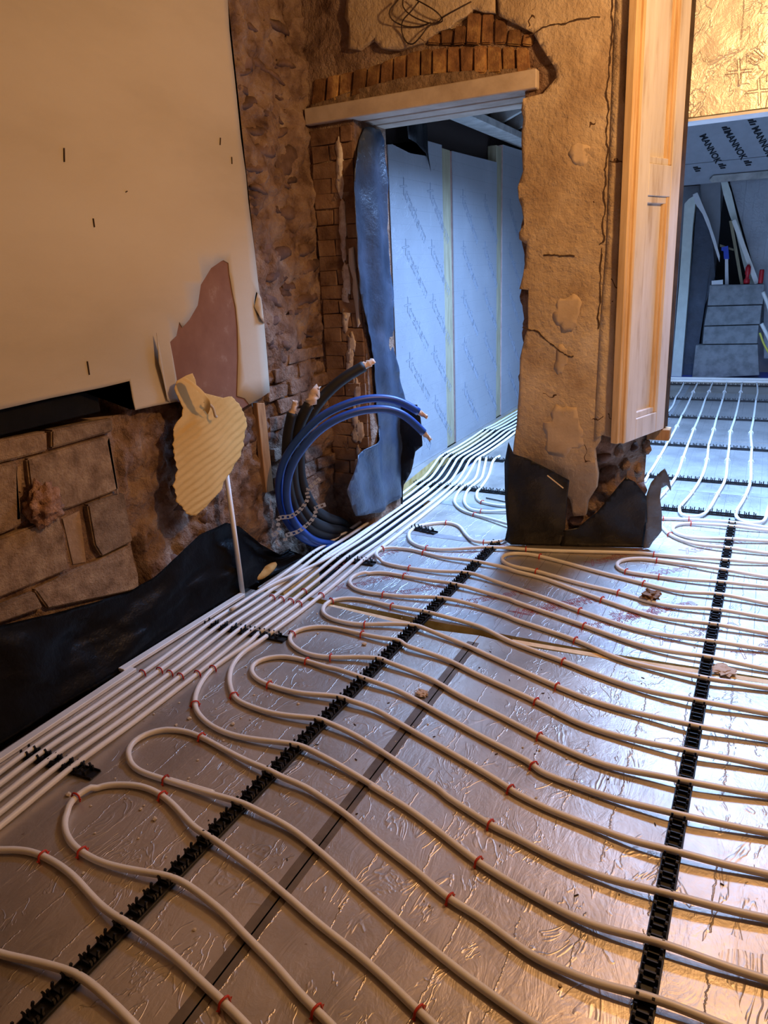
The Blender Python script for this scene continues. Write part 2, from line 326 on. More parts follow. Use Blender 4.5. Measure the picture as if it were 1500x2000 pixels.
# ------------------------------------------------------------------ measured outlines and pipe runs (metres)
PIPES = {'loop2': [(-0.584,0.837),(-0.646,0.861),(-0.692,0.873),(-0.753,0.892),(-0.828,0.92),(-0.902,0.942),(-0.968,0.962),(-1.038,0.983),(-1.155,1.003),(-1.227,1.005),(-1.302,0.989),(-1.381,0.975),(-1.452,0.968),(-1.523,0.972),(-1.576,0.982),(-1.632,1.006),(-1.68,1.043),(-1.714,1.098),(-1.712,1.148),(-1.687,1.193),(-1.642,1.22),(-1.577,1.242),(-1.497,1.24),(-1.423,1.221),(-1.35,1.192),(-1.283,1.167),(-1.225,1.158),(-1.126,1.14),(-1.038,1.123),(-0.918,1.091),(-0.828,1.064),(-0.764,1.047),(-0.694,1.03),(-0.646,1.017),(-0.568,0.992),(-0.494,0.965),(-0.453,0.952),(-0.383,0.929)],'loop3': [(-0.168,1.027),(-0.232,1.034),(-0.277,1.043),(-0.316,1.053),(-0.422,1.079),(-0.511,1.106),(-0.593,1.132),(-0.676,1.161),(-0.773,1.196),(-0.9,1.243),(-1.042,1.287),(-1.171,1.299),(-1.212,1.304),(-1.365,1.299),(-1.519,1.3),(-1.331,1.306),(-1.42,1.299),(-1.522,1.296),(-1.629,1.293),(-1.696,1.314),(-1.741,1.351),(-1.763,1.401),(-1.749,1.459),(-1.707,1.499),(-1.644,1.516),(-1.565,1.514),(-1.46,1.494),(-1.333,1.469),(-1.222,1.456),(-1.198,1.449),(-1.086,1.444),(-1.0,1.422),(-0.922,1.4),(-0.788,1.347),(-0.652,1.299),(-0.543,1.256),(-0.461,1.239),(-0.365,1.207),(-0.304,1.189),(-0.241,1.184),(-0.166,1.182),(-0.07,1.193),(0.004,1.198),(0.068,1.199),(0.131,1.202)],'T7': [(-1.821,2.182),(-1.811,2.089),(-1.822,1.978),(-1.827,1.882),(-1.804,1.789),(-1.761,1.705),(-1.708,1.644),(-1.649,1.606),(-1.574,1.578),(-1.481,1.566),(-1.378,1.575),(-1.229,1.601),(-1.188,1.599),(-1.043,1.575),(-0.865,1.527),(-0.932,1.542),(-0.764,1.494),(-0.635,1.443),(-0.518,1.395),(-0.416,1.366),(-0.322,1.344),(-0.236,1.328),(-0.157,1.327),(-0.068,1.336),(0.06,1.34),(0.16,1.348),(0.224,1.353)],'T8': [(-1.772,2.177),(-1.776,2.103),(-1.786,2.022),(-1.765,1.929),(-1.71,1.842),(-1.656,1.788),(-1.604,1.748),(-1.51,1.729),(-1.38,1.728),(-1.226,1.756),(-1.215,1.75),(-1.065,1.727),(-0.867,1.662),(-0.701,1.6),(-0.698,1.593),(-0.534,1.535),(-0.465,1.521),(-0.316,1.487),(-0.184,1.476),(-0.067,1.484),(0.05,1.497),(0.159,1.516),(0.229,1.529)],'loop4': [(0.234,1.67),(0.158,1.659),(0.042,1.641),(-0.068,1.632),(-0.167,1.629),(-0.259,1.641),(-0.408,1.661),(-0.518,1.69),(-0.519,1.693),(-0.581,1.719),(-0.712,1.767),(-0.912,1.834),(-1.086,1.889),(-1.208,1.894),(-1.214,1.903),(-1.301,1.89),(-1.403,1.871),(-1.54,1.875),(-1.619,1.894),(-1.668,1.928),(-1.695,1.973),(-1.687,2.019),(-1.641,2.063),(-1.585,2.081),(-1.502,2.082),(-1.387,2.067),(-1.375,2.072),(-1.205,2.044),(-1.051,2.027),(-0.85,1.957),(-0.705,1.904),(-0.492,1.832),(-0.48,1.811),(-0.392,1.795),(-0.238,1.776),(-0.062,1.776),(0.033,1.788),(0.158,1.81),(0.238,1.826)],'loop5': [(0.243,1.987),(0.157,1.968),(0.069,1.948),(-0.059,1.927),(-0.164,1.921),(-0.263,1.916),(-0.371,1.931),(-0.516,1.977),(-0.692,2.042),(-0.84,2.093),(-1.006,2.16),(-1.207,2.191),(-1.213,2.203),(-1.319,2.181),(-1.426,2.143),(-1.526,2.131),(-1.611,2.156),(-1.668,2.196),(-1.696,2.25),(-1.677,2.308),(-1.623,2.351),(-1.546,2.37),(-1.403,2.362),(-1.3,2.356),(-1.206,2.363),(-1.194,2.337),(-1.0,2.314),(-0.832,2.253),(-0.582,2.169),(-0.409,2.1),(-0.239,2.078),(-0.058,2.078),(0.063,2.095),(0.156,2.106),(0.247,2.125)],'loop6': [(0.251,2.269),(0.155,2.251),(0.057,2.237),(-0.055,2.223),(-0.207,2.23),(-0.382,2.248),(-0.54,2.294),(-0.811,2.393),(-0.982,2.455),(-1.193,2.506),(-1.203,2.51),(-1.318,2.489),(-1.433,2.447),(-1.495,2.434),(-1.596,2.437),(-1.668,2.472),(-1.705,2.533),(-1.705,2.602),(-1.642,2.657),(-1.536,2.669),(-1.405,2.653),(-1.301,2.648),(-1.179,2.642),(-0.968,2.623),(-0.789,2.543),(-0.56,2.477),(-0.418,2.428),(-0.228,2.384),(-0.052,2.379),(0.05,2.39),(0.155,2.402),(0.256,2.419)],'loop7': [(0.261,2.593),(0.154,2.571),(0.043,2.555),(-0.047,2.541),(-0.252,2.558),(-0.384,2.585),(-0.556,2.662),(-0.853,2.747),(-0.856,2.755),(-1.033,2.802),(-1.189,2.808),(-1.278,2.792),(-1.385,2.769),(-1.501,2.754),(-1.617,2.749),(-1.696,2.782),(-1.741,2.843),(-1.73,2.916),(-1.662,2.977),(-1.59,2.993),(-1.499,2.989),(-1.341,2.976),(-1.192,2.97),(-0.911,2.928),(-0.908,2.919),(-0.551,2.801),(-0.342,2.727),(-0.208,2.702),(-0.047,2.705),(0.037,2.706),(0.153,2.708),(0.265,2.717)],'loop8': [(0.27,2.886),(0.152,2.866),(-0.037,2.841),(-0.158,2.834),(-0.362,2.853),(-0.595,2.932),(-0.786,3.007),(-1.02,3.08),(-1.189,3.125),(-1.347,3.099),(-1.519,3.092),(-1.655,3.101),(-1.74,3.145),(-1.785,3.22),(-1.781,3.284),(-1.713,3.321),(-1.632,3.332),(-1.535,3.314),(-1.406,3.285),(-1.193,3.278),(-1.036,3.266),(-1.013,3.251),(-0.843,3.215),(-0.684,3.148),(-0.527,3.081),(-0.314,3.001),(-0.173,2.989),(-0.04,2.996),(0.151,3.005),(0.273,3.012)],'T19': [(-1.18,3.713),(-1.174,3.634),(-1.216,3.579),(-1.276,3.548),(-1.344,3.565),(-1.42,3.654),(-1.511,3.777),(-1.592,3.812),(-1.677,3.772),(-1.745,3.692),(-1.754,3.594),(-1.718,3.5),(-1.653,3.422),(-1.55,3.382),(-1.424,3.402),(-1.2,3.502),(-1.028,3.55),(-0.837,3.603),(-0.582,3.681),(-0.448,3.719),(-0.384,3.722),(-0.246,3.732),(-0.014,3.752),(0.147,3.797),(0.298,3.841)],'R1': [(0.278,3.172),(0.151,3.157),(-0.042,3.145),(-0.258,3.122),(-0.473,3.185),(-0.66,3.221),(-0.89,3.287),(-0.982,3.298),(-1.05,3.308),(-1.1,3.35),(-1.113,3.403),(-1.088,3.457),(-1.03,3.486),(-0.984,3.491),(-0.927,3.484),(-0.8,3.452),(-0.613,3.394),(-0.387,3.334),(-0.303,3.309),(-0.203,3.288),(-0.03,3.311),(0.15,3.304),(0.282,3.311)],'R2': [(0.288,3.521),(0.149,3.492),(-0.027,3.458),(-0.217,3.437),(-0.327,3.437),(-0.477,3.442),(-0.518,3.465),(-0.542,3.515),(-0.539,3.564),(-0.5,3.611),(-0.436,3.64),(-0.361,3.644),(-0.237,3.638),(-0.156,3.627),(-0.023,3.61),(0.148,3.611),(0.291,3.614)],'R3': [(-0.44,4.258),(-0.4,4.163),(-0.345,4.049),(-0.271,3.977),(-0.18,3.929),(-0.022,3.923),(0.146,3.935),(0.301,3.957)],'R4': [(0.308,4.164),(0.145,4.117),(-0.028,4.067),(-0.189,4.035),(-0.269,4.048),(-0.318,4.088),(-0.343,4.153),(-0.336,4.216),(-0.29,4.264),(-0.254,4.274),(-0.162,4.279),(-0.037,4.279),(0.144,4.294),(0.312,4.324)],'R5': [(-0.447,4.311),(-0.409,4.314),(-0.269,4.345),(-0.031,4.348),(0.144,4.344),(0.313,4.341)],'loop1': [(-0.957,0.667),(-1.022,0.679),(-1.077,0.689),(-1.139,0.698),(-1.2,0.704),(-1.253,0.702),(-1.321,0.691),(-1.388,0.679),(-1.455,0.665),(-1.615,0.665),(-1.8535,0.7695000000000001),(-1.852,0.844),(-1.752,0.874),(-1.711,0.898),(-1.671,0.911),(-1.614,0.917),(-1.549,0.914),(-1.475,0.903),(-1.409,0.885),(-1.338,0.866),(-1.278,0.855),(-1.235,0.854),(-1.157,0.849),(-1.065,0.838),(-0.972,0.82),(-0.883,0.801),(-0.809,0.783),(-0.741,0.762)],'P1': [(-1.937,5.324),(-1.841,5.012),(-1.775,4.767),(-1.762,4.606),(-1.77,4.446),(-1.739,4.283),(-1.711,4.199),(-1.64,4.099),(-1.567,4.037),(-1.496,4.005),(-1.381,3.958),(-1.269,3.899),(-1.21,3.873)],'P2': [(-1.884,5.323),(-1.799,5.025),(-1.732,4.781),(-1.718,4.594),(-1.711,4.441),(-1.68,4.304),(-1.638,4.201),(-1.564,4.103),(-1.478,4.079),(-1.335,4.119),(-1.263,4.144)],'P3': [(-1.803,5.416),(-1.802,5.248),(-1.709,4.875),(-1.668,4.637),(-1.652,4.486),(-1.628,4.394),(-1.584,4.301),(-1.534,4.253),(-1.424,4.223),(-1.37,4.226),(-1.295,4.248)],'f0': [(-0.798,9.472),(-0.783,8.863),(-0.78,8.418),(-0.76,7.955),(-0.771,7.449),(-0.772,6.726)],'fa': [(-0.643,9.499),(-0.64,8.856),(-0.628,8.417),(-0.618,7.383),(-0.614,6.948),(-0.613,6.257),(-0.618,5.775),(-0.621,5.458),(-0.623,5.061)],'fb': [(-0.479,9.527),(-0.478,8.923),(-0.478,8.416),(-0.461,7.422),(-0.462,6.853),(-0.453,6.247),(-0.448,5.794),(-0.438,5.243),(-0.469,4.847),(-0.484,4.712),(-0.495,4.509)],'fc': [(-0.323,9.554),(-0.318,8.919),(-0.309,8.452),(-0.306,7.41),(-0.3,6.896),(-0.297,6.273),(-0.277,5.798),(-0.275,5.268),(-0.305,4.89),(-0.337,4.607),(-0.344,4.499),(-0.328,4.402),(-0.296,4.364),(-0.245,4.369),(-0.205,4.426),(-0.185,4.503),(-0.171,4.643),(-0.152,4.907),(-0.122,5.265),(-0.136,5.825),(-0.146,6.299),(-0.161,6.847),(-0.149,7.449),(-0.149,8.455),(-0.152,8.951),(-0.162,9.582)],'fe': [(-0.003,9.61),(0.018,8.984),(0.011,8.489),(0.008,7.463),(0.0,6.849),(0.017,6.292),(0.024,5.827),(0.034,5.264),(0.01,4.904),(-0.023,4.611),(-0.03,4.508),(-0.016,4.416),(0.018,4.372),(0.06,4.369),(0.107,4.395),(0.13,4.468),(0.142,4.669),(0.164,4.956),(0.176,5.297),(0.183,5.891),(0.177,6.338),(0.182,6.898),(0.187,7.508),(0.179,8.525),(0.159,9.638)]}
STAPLES = [(-1.705,1.122),(-1.486,1.237),(-1.609,0.916),(-1.523,0.972),(-1.52,1.297),(-0.887,0.8),(-0.687,0.871),(-0.488,0.96),(-0.534,1.244),(-0.511,1.382),(-0.534,1.535),(-2.08,1.743),(-2.031,1.768),(-1.98,1.796),(-1.927,1.767),(-1.879,1.825),(-1.827,1.882),(-1.722,1.661),(-1.631,1.767),(-1.562,1.51),(-1.525,1.299),(-1.54,1.875),(-1.502,2.082),(-1.696,2.25),(-1.431,2.156),(-1.997,2.52),(-1.951,2.524),(-1.881,2.502),(-1.82,2.51),(-1.885,2.623),(-1.784,2.621),(-1.706,2.612),(-1.399,2.355),(-1.436,2.458),(-1.406,2.653),(-1.503,2.757),(-1.509,2.994),(-1.522,3.098),(-1.787,3.293),(-1.543,3.319),(-1.546,3.378),(-1.276,3.548),(-1.026,3.546),(-0.558,2.491),(-0.541,2.294),(-0.582,2.169),(-0.516,1.977),(-0.491,1.828),(-0.556,2.662),(-0.551,2.798),(-0.595,2.932),(-0.527,3.081),(-0.476,3.183),(-0.518,1.698),(-0.925,3.48),(-0.89,3.287),(-0.387,3.334),(-0.476,3.44),(-0.327,3.437),(-0.361,3.644),(-0.385,3.73),(-0.345,4.049),(-0.258,4.266),(-0.407,4.318),(-0.27,4.351),(-1.608,3.836),(-1.539,4.258),(-1.482,4.089),(-1.497,4.009)]
FAR_STAPLES = [(-0.618,5.775),(-0.448,5.794),(-0.277,5.798),(-0.136,5.825),(0.024,5.827),(-0.469,4.847),(-0.305,4.89),(-0.152,4.907),(0.01,4.904),(-0.614,6.948),(-0.462,6.853),(-0.3,6.896),(-0.161,6.847),(0.0,6.849),(-0.318,8.919),(-0.478,8.923),(-0.64,8.856),(-0.152,8.951)]
PAPER = [(2.969,2.706),(2.954,2.531),(2.958,2.333),(2.958,2.106),(2.969,1.957),(2.967,1.835),(2.978,1.618),(2.982,1.452),(2.987,1.408),(2.957,1.429),(2.937,1.382),(2.951,1.32),(2.998,1.274),(2.995,1.128),(2.989,0.933),(2.916,0.916),(2.811,0.899),(2.78,0.935),(2.724,0.955),(2.726,0.964),(2.764,1.131),(2.785,1.273),(2.787,1.367),(2.776,1.433),(2.768,1.515),(2.77,1.565),(2.736,1.578),(2.72,1.574),(2.644,1.545),(2.563,1.477),(2.526,1.392),(2.462,1.336),(2.411,1.306),(2.397,1.332),(2.367,1.275),(2.325,1.254),(2.33,1.185),(2.334,1.097),(2.321,1.001),(2.178,1.007),(2.076,1.009),(2.071,1.064),(2.071,1.128),(1.932,1.124),(1.7,1.124),(1.498,1.12)]
BOARD = [(2.969,2.706),(2.954,2.531),(2.958,2.333),(2.958,2.106),(2.969,1.957),(2.967,1.835),(2.978,1.618),(2.982,1.452),(2.987,1.408),(2.957,1.429),(2.937,1.382),(2.951,1.32),(2.998,1.274),(2.995,1.128),(2.989,0.933),(2.916,0.916),(2.811,0.899),(2.74,0.886),(2.486,0.934),(2.321,1.001),(2.178,1.007),(2.076,1.009),(2.071,1.064),(2.071,1.128),(1.932,1.124),(1.7,1.124),(1.498,1.12)]
FLAP = [(2.398,1.035),(2.47,1.008),(2.56,0.977),(2.599,0.977),(2.628,0.972),(2.654,0.944),(2.677,0.926),(2.704,0.869),(2.713,0.831),(2.691,0.798),(2.665,0.77),(2.648,0.734),(2.61,0.696),(2.586,0.681),(2.496,0.632),(2.451,0.604),(2.417,0.574),(2.323,0.531),(2.247,0.509),(2.221,0.515),(2.199,0.533),(2.181,0.572),(2.16,0.597),(2.167,0.629),(2.162,0.668),(2.181,0.699),(2.2,0.73),(2.199,0.791),(2.205,0.838),(2.219,0.87),(2.221,0.899),(2.252,0.928),(2.281,0.946),(2.297,0.978),(2.271,1.065),(2.29,1.096),(2.347,1.111),(2.383,1.115),(2.395,1.086)]
BLOCKS = [[(1.401,1.019),(1.676,1.006),(1.665,0.937),(1.382,0.941)],[(1.694,1.006),(1.977,0.995),(1.97,0.943),(1.679,0.941)],[(1.381,0.936),(1.532,0.932),(1.502,0.791),(1.498,0.708),(1.321,0.696)],[(1.576,0.928),(1.952,0.93),(1.945,0.805),(1.95,0.705),(1.722,0.702),(1.555,0.72)],[(1.32,0.689),(1.653,0.688),(1.66,0.636),(1.646,0.474),(1.27,0.488)],[(1.782,0.692),(1.968,0.686),(1.97,0.473),(1.803,0.468),(1.78,0.526)],[(1.673,0.673),(1.765,0.68),(1.749,0.458),(1.679,0.474)],[(1.493,0.455),(1.959,0.461),(1.972,0.322),(1.964,0.254),(1.528,0.364)],[(1.264,0.464),(1.488,0.453),(1.509,0.377),(1.25,0.409)],[(1.539,0.912),(1.566,0.912),(1.541,0.802),(1.516,0.825)]]
STONES = [(3.435,2.067,0.138,0.071),(3.197,2.085,0.097,0.032),(3.251,2.356,0.079,0.018),(3.443,2.356,0.086,0.019),(3.083,2.403,0.056,0.017),(3.394,2.44,0.093,0.018),(3.269,2.261,0.089,0.023),(3.381,2.254,0.065,0.019),(3.365,2.587,0.109,0.018),(3.238,2.475,0.086,0.022),(3.477,2.512,0.086,0.023),(3.124,2.284,0.083,0.027),(3.169,2.167,0.095,0.023),(3.371,2.188,0.084,0.024),(3.082,1.997,0.075,0.023),(3.369,1.95,0.086,0.022),(3.181,2.609,0.083,0.021),(3.412,2.662,0.101,0.022),(3.124,1.905,0.069,0.021),(3.459,1.976,0.069,0.02),(3.079,2.336,0.048,0.017),(3.461,2.294,0.058,0.017),(3.395,1.817,0.139,0.045),(3.079,1.847,0.067,0.026),(3.205,1.773,0.054,0.024),(3.478,1.718,0.066,0.026),(3.477,1.369,0.144,0.044),(3.184,1.375,0.117,0.031),(3.353,1.308,0.08,0.016),(3.54,1.257,0.087,0.028),(3.145,1.274,0.073,0.023),(3.146,1.146,0.079,0.026),(3.339,1.135,0.06,0.025),(3.493,1.119,0.109,0.028),(3.228,1.066,0.122,0.024),(3.515,1.627,0.084,0.032),(3.267,1.602,0.114,0.035),(3.148,1.633,0.053,0.029),(3.32,1.492,0.118,0.023),(3.181,1.496,0.064,0.025),(3.541,1.54,0.085,0.038),(3.336,1.439,0.069,0.021),(3.45,1.187,0.085,0.017),(3.228,1.214,0.086,0.018)]
DPM_TOP = [(1.33,0.387),(1.573,0.332),(1.892,0.265),(2.041,0.273),(2.142,0.305),(2.357,0.363),(2.562,0.352),(2.654,0.299),(2.801,0.147),(2.946,0.031)]
PILLAR_PLASTER = [(-1.232,2.684),(-1.217,2.564),(-1.152,2.527),(-1.058,2.472),(-1.017,2.406),(-0.954,2.317),(-0.944,2.281),(-1.005,2.225),(-1.095,2.217),(-1.097,2.219),(-1.106,2.17),(-1.096,2.132),(-1.103,2.08),(-1.103,2.032),(-1.096,1.955),(-1.094,1.911),(-1.119,1.847),(-1.112,1.79),(-1.098,1.755),(-1.084,1.679),(-1.11,1.641),(-1.107,1.611),(-1.07,1.586),(-1.076,1.51),(-1.088,1.439),(-1.103,1.379),(-1.057,1.373),(-1.058,1.255),(-1.054,1.192),(-1.072,1.142),(-1.095,1.04),(-1.098,0.882),(-1.109,0.692),(-1.124,0.58),(-1.129,0.517),(-1.044,0.487),(-0.918,0.413),(-0.829,0.28),(-0.818,0.203),(-0.809,0.181),(-0.748,0.194),(-0.738,0.276),(-0.69,0.365),(-0.681,0.448),(-0.7,0.582),(-0.672,0.632),(-0.661,1.189),(-0.662,1.557),(-0.668,1.942),(-0.671,2.261),(-0.674,2.413),(-0.671,2.578)]
TOP_PLASTER = [(-1.992,2.806),(-2.015,2.696),(-1.993,2.656),(-2.005,2.562),(-1.942,2.545),(-1.863,2.576),(-1.818,2.533),(-1.726,2.511),(-1.598,2.519),(-1.518,2.554),(-1.457,2.558),(-1.423,2.579),(-1.372,2.591),(-1.339,2.612),(-1.289,2.59),(-1.237,2.58),(-1.235,2.665)]
RETURN = [(-0.701,0.631),(-0.662,0.665),(-0.612,0.653),(-0.625,1.189),(-0.635,1.729),(-0.645,2.256),(-0.645,2.571),(-0.703,2.582),(-0.7,2.264),(-0.696,1.945),(-0.689,1.559),(-0.699,1.19)]
ARCH = [[(-2.258,2.339),(-2.181,2.339),(-2.153,2.458),(-2.229,2.458)],[(-2.173,2.339),(-2.098,2.34),(-2.073,2.458),(-2.147,2.458)],[(-2.089,2.34),(-2.016,2.344),(-1.994,2.461),(-2.067,2.458)],[(-2.007,2.345),(-1.935,2.354),(-1.916,2.469),(-1.988,2.462)],[(-1.927,2.355),(-1.856,2.363),(-1.84,2.477),(-1.91,2.47)],[(-1.848,2.364),(-1.779,2.372),(-1.765,2.486),(-1.834,2.478)],[(-1.771,2.373),(-1.703,2.378),(-1.692,2.491),(-1.759,2.487)],[(-1.696,2.378),(-1.625,2.382),(-1.616,2.494),(-1.686,2.491)],[(-1.617,2.382),(-1.564,2.381),(-1.558,2.492),(-1.61,2.494)],[(-1.557,2.38),(-1.488,2.377),(-1.483,2.487),(-1.552,2.491)],[(-1.481,2.377),(-1.42,2.369),(-1.418,2.478),(-1.478,2.487)],[(-1.413,2.368),(-1.348,2.359),(-1.348,2.468),(-1.412,2.478)],[(-1.341,2.358),(-1.282,2.348),(-1.284,2.456),(-1.342,2.467)],[(-1.275,2.347),(-1.207,2.335),(-1.212,2.443),(-1.279,2.455)],[(-1.201,2.334),(-1.14,2.324),(-1.147,2.431),(-1.206,2.442)],[(-1.134,2.323),(-1.078,2.313),(-1.086,2.42),(-1.142,2.43)],[(-1.577,2.514),(-1.518,2.504),(-1.51,2.548),(-1.569,2.558)],[(-1.511,2.503),(-1.449,2.493),(-1.441,2.551),(-1.503,2.561)],[(-1.442,2.492),(-1.387,2.483),(-1.38,2.554),(-1.434,2.563)],[(-1.38,2.482),(-1.313,2.471),(-1.306,2.592),(-1.372,2.603)],[(-1.307,2.47),(-1.254,2.462),(-1.247,2.581),(-1.3,2.59)],[(-1.247,2.461),(-1.189,2.451),(-1.183,2.547),(-1.241,2.557)],[(-1.182,2.446),(-1.118,2.435),(-1.113,2.499),(-1.176,2.509)],[(-1.112,2.434),(-1.067,2.427),(-1.061,2.474),(-1.106,2.481)]]
JAMB_DPM = [(3.713,2.221),(3.909,2.236),(3.947,2.183),(3.958,2.041),(3.951,1.717),(3.975,1.404),(3.986,1.012),(4.07,0.713),(4.131,0.534),(4.059,0.414),(4.02,0.32),(3.962,0.093),(3.65,0.088),(3.368,0.154),(3.317,0.319),(3.44,0.499),(3.684,0.533),(3.738,0.6),(3.688,0.75),(3.672,1.02),(3.612,1.198),(3.55,1.421),(3.549,1.783),(3.566,2.007),(3.633,2.11)]
JAMB_FLAP = [(-2.007,0.683),(-1.874,0.695),(-1.857,0.558),(-1.847,0.432),(-1.902,0.388),(-1.94,0.247),(-1.996,0.155),(-2.01,0.01),(-2.037,0.007)]
PIL_DPM = [((-1.13,3.615),(0.9538,0.3003),0.3,[(-0.023,0.645),(-0.043,0.519),(-0.039,0.301),(-0.025,0.119),(-0.038,0.033),(-0.004,0.002),(0.143,0.002),(0.277,0.002),(0.287,0.125),(0.289,0.336),(0.292,0.419),(0.193,0.479),(0.074,0.545),(0.004,0.575)]),((-0.87,3.69),(0.9543,0.2989),0.16,[(-0.002,0.002),(0.007,0.105),(0.088,0.116),(0.176,0.217),(0.259,0.339),(0.309,0.427),(0.357,0.398),(0.421,0.316),(0.441,0.159),(0.441,0.002),(0.15,0.002)]),((-0.455,3.8),(0.9326,0.361),0.0,[(0.003,0.006),(0.006,0.186),(-0.003,0.286),(0.019,0.371),(0.061,0.44),(0.08,0.457),(0.104,0.412),(0.125,0.341),(0.124,0.327),(0.101,0.361),(0.076,0.342),(0.073,0.285),(0.093,0.185),(0.094,0.103),(0.051,0.044),(0.035,0.009)])]
COIL = {'blue1': [(-1.622,3.481,0.762),(-1.674,3.429,0.812),(-1.725,3.378,0.844),(-1.791,3.311,0.86),(-1.851,3.249,0.858),(-1.927,3.172,0.835),(-2.003,3.095,0.791),(-2.065,3.033,0.725),(-2.118,2.979,0.651),(-2.156,2.94,0.574),(-2.176,2.92,0.493),(-2.183,2.913,0.409),(-2.178,2.917,0.314),(-2.157,2.939,0.228),(-2.119,2.978,0.152),(-2.071,3.026,0.095),(-2.022,3.076,0.056)],'blue2': [(-1.586,3.462,0.653),(-1.622,3.426,0.709),(-1.667,3.379,0.766),(-1.718,3.328,0.798),(-1.773,3.272,0.81),(-1.843,3.201,0.806),(-1.924,3.119,0.777),(-1.994,3.048,0.726),(-2.052,2.989,0.653),(-2.095,2.946,0.578),(-2.121,2.919,0.498),(-2.132,2.908,0.415),(-2.13,2.91,0.329),(-2.111,2.93,0.244),(-2.075,2.965,0.169),(-2.028,3.014,0.121),(-1.978,3.064,0.094)],'black1': [(-1.874,3.353,1.02),(-1.952,3.274,0.968),(-2.015,3.21,0.907),(-2.069,3.155,0.832),(-2.108,3.115,0.754),(-2.133,3.09,0.667),(-2.147,3.076,0.562),(-2.149,3.074,0.453),(-2.134,3.089,0.354),(-2.106,3.118,0.265),(-2.052,3.172,0.2),(-1.985,3.24,0.158),(-1.915,3.311,0.154)],'black2': [(-2.076,3.106,0.854),(-2.113,3.069,0.77),(-2.137,3.044,0.691),(-2.152,3.029,0.609),(-2.16,3.02,0.503),(-2.158,3.023,0.393),(-2.139,3.042,0.293),(-2.103,3.078,0.21),(-2.039,3.144,0.149),(-1.966,3.217,0.125),(-1.885,3.299,0.13)],'black3': [(-2.13,3.023,0.82),(-2.146,3.007,0.754),(-2.158,2.995,0.687),(-2.167,2.986,0.583),(-2.169,2.984,0.476),(-2.165,2.987,0.381),(-2.149,3.004,0.282),(-2.114,3.04,0.191),(-2.05,3.104,0.123),(-1.968,3.188,0.096),(-1.876,3.28,0.099)]}
BANDS = [[(-2.173,2.81,0.212),(-2.145,2.839,0.235),(-2.143,2.841,0.299),(-2.094,2.89,0.303),(-2.053,2.932,0.338),(-2.026,2.959,0.389),(-2.026,2.96,0.432),(-1.976,3.01,0.486)],[(-2.125,2.859,0.171),(-2.12,2.863,0.2),(-2.075,2.909,0.212),(-2.029,2.956,0.252),(-2.001,2.984,0.298),(-2.005,2.981,0.324),(-1.962,3.024,0.34)]]
CABLE = [[(-1.679,2.717),(-1.672,2.668),(-1.629,2.626),(-1.543,2.587),(-1.491,2.589),(-1.491,2.605),(-1.524,2.635),(-1.627,2.7)],[(-1.601,2.682),(-1.629,2.647),(-1.683,2.615),(-1.699,2.576),(-1.678,2.534),(-1.634,2.516),(-1.589,2.533),(-1.561,2.566),(-1.539,2.587)],[(-1.706,2.708),(-1.744,2.667),(-1.737,2.631),(-1.684,2.601),(-1.613,2.588),(-1.539,2.587)],[(-1.34,2.635),(-1.406,2.611),(-1.474,2.596),(-1.508,2.588),(-1.539,2.587)]]
CRACKS = [[(-0.711,2.566),(-0.718,2.494),(-0.707,2.418),(-0.714,2.344),(-0.714,2.267),(-0.723,2.19),(-0.71,2.119),(-0.716,2.029),(-0.703,1.946),(-0.713,1.884),(-0.704,1.837),(-0.715,1.779),(-0.702,1.713),(-0.713,1.649),(-0.7,1.582),(-0.727,1.565)],[(-0.712,1.547),(-0.714,1.447),(-0.704,1.332),(-0.711,1.238),(-0.703,1.166)],[(-1.068,2.463),(-1.011,2.484),(-0.943,2.483),(-0.876,2.484),(-0.811,2.486),(-0.746,2.481)],[(-1.078,1.193),(-1.004,1.172),(-0.937,1.112),(-0.872,1.067),(-0.841,1.05),(-0.816,1.06)],[(-0.987,1.529),(-0.932,1.533),(-0.9,1.522),(-0.815,1.525)]]
BATTEN = [(2.906,0.888),(2.974,0.876),(2.976,0.398),(2.908,0.406)]
CONDUIT = [(-2.22,2.561,0.61),(-2.159,2.502,0.01)]
FLUFF = (1.586,0.758)
PRINTS = [(-1.77,2.732,0.868,0.417),(-1.491,2.769,0.78,0.299),(-1.157,2.793,0.776,0.382),(-0.876,2.794,0.82,0.222),(-0.852,2.795,0.792,0.389),(-0.578,2.761,0.81,0.305),(-0.451,2.922,0.744,0.233),(-0.255,2.775,0.807,0.268),(-0.675,3.487,0.973,0.181),(-0.254,3.821,0.822,0.136),(-1.363,3.376,0.905,0.12),(-0.462,3.385,0.761,0.246),(0.053,2.787,0.959,0.174),(-0.447,2.941,0.745,0.234),(-1.914,2.962,1.029,0.094)]
WALL_BOARDS = [[(4.699,2.289),(4.772,2.298),(5.046,2.273),(5.35,2.283),(5.269,2.386),(5.626,2.39)],[(5.803,2.371),(6.265,2.379),(6.996,2.393)],[(7.136,2.559),(7.652,2.588)]]
STUDS = [[(5.66,2.365),(5.862,2.386)],[(6.869,2.526),(7.167,2.559)]]
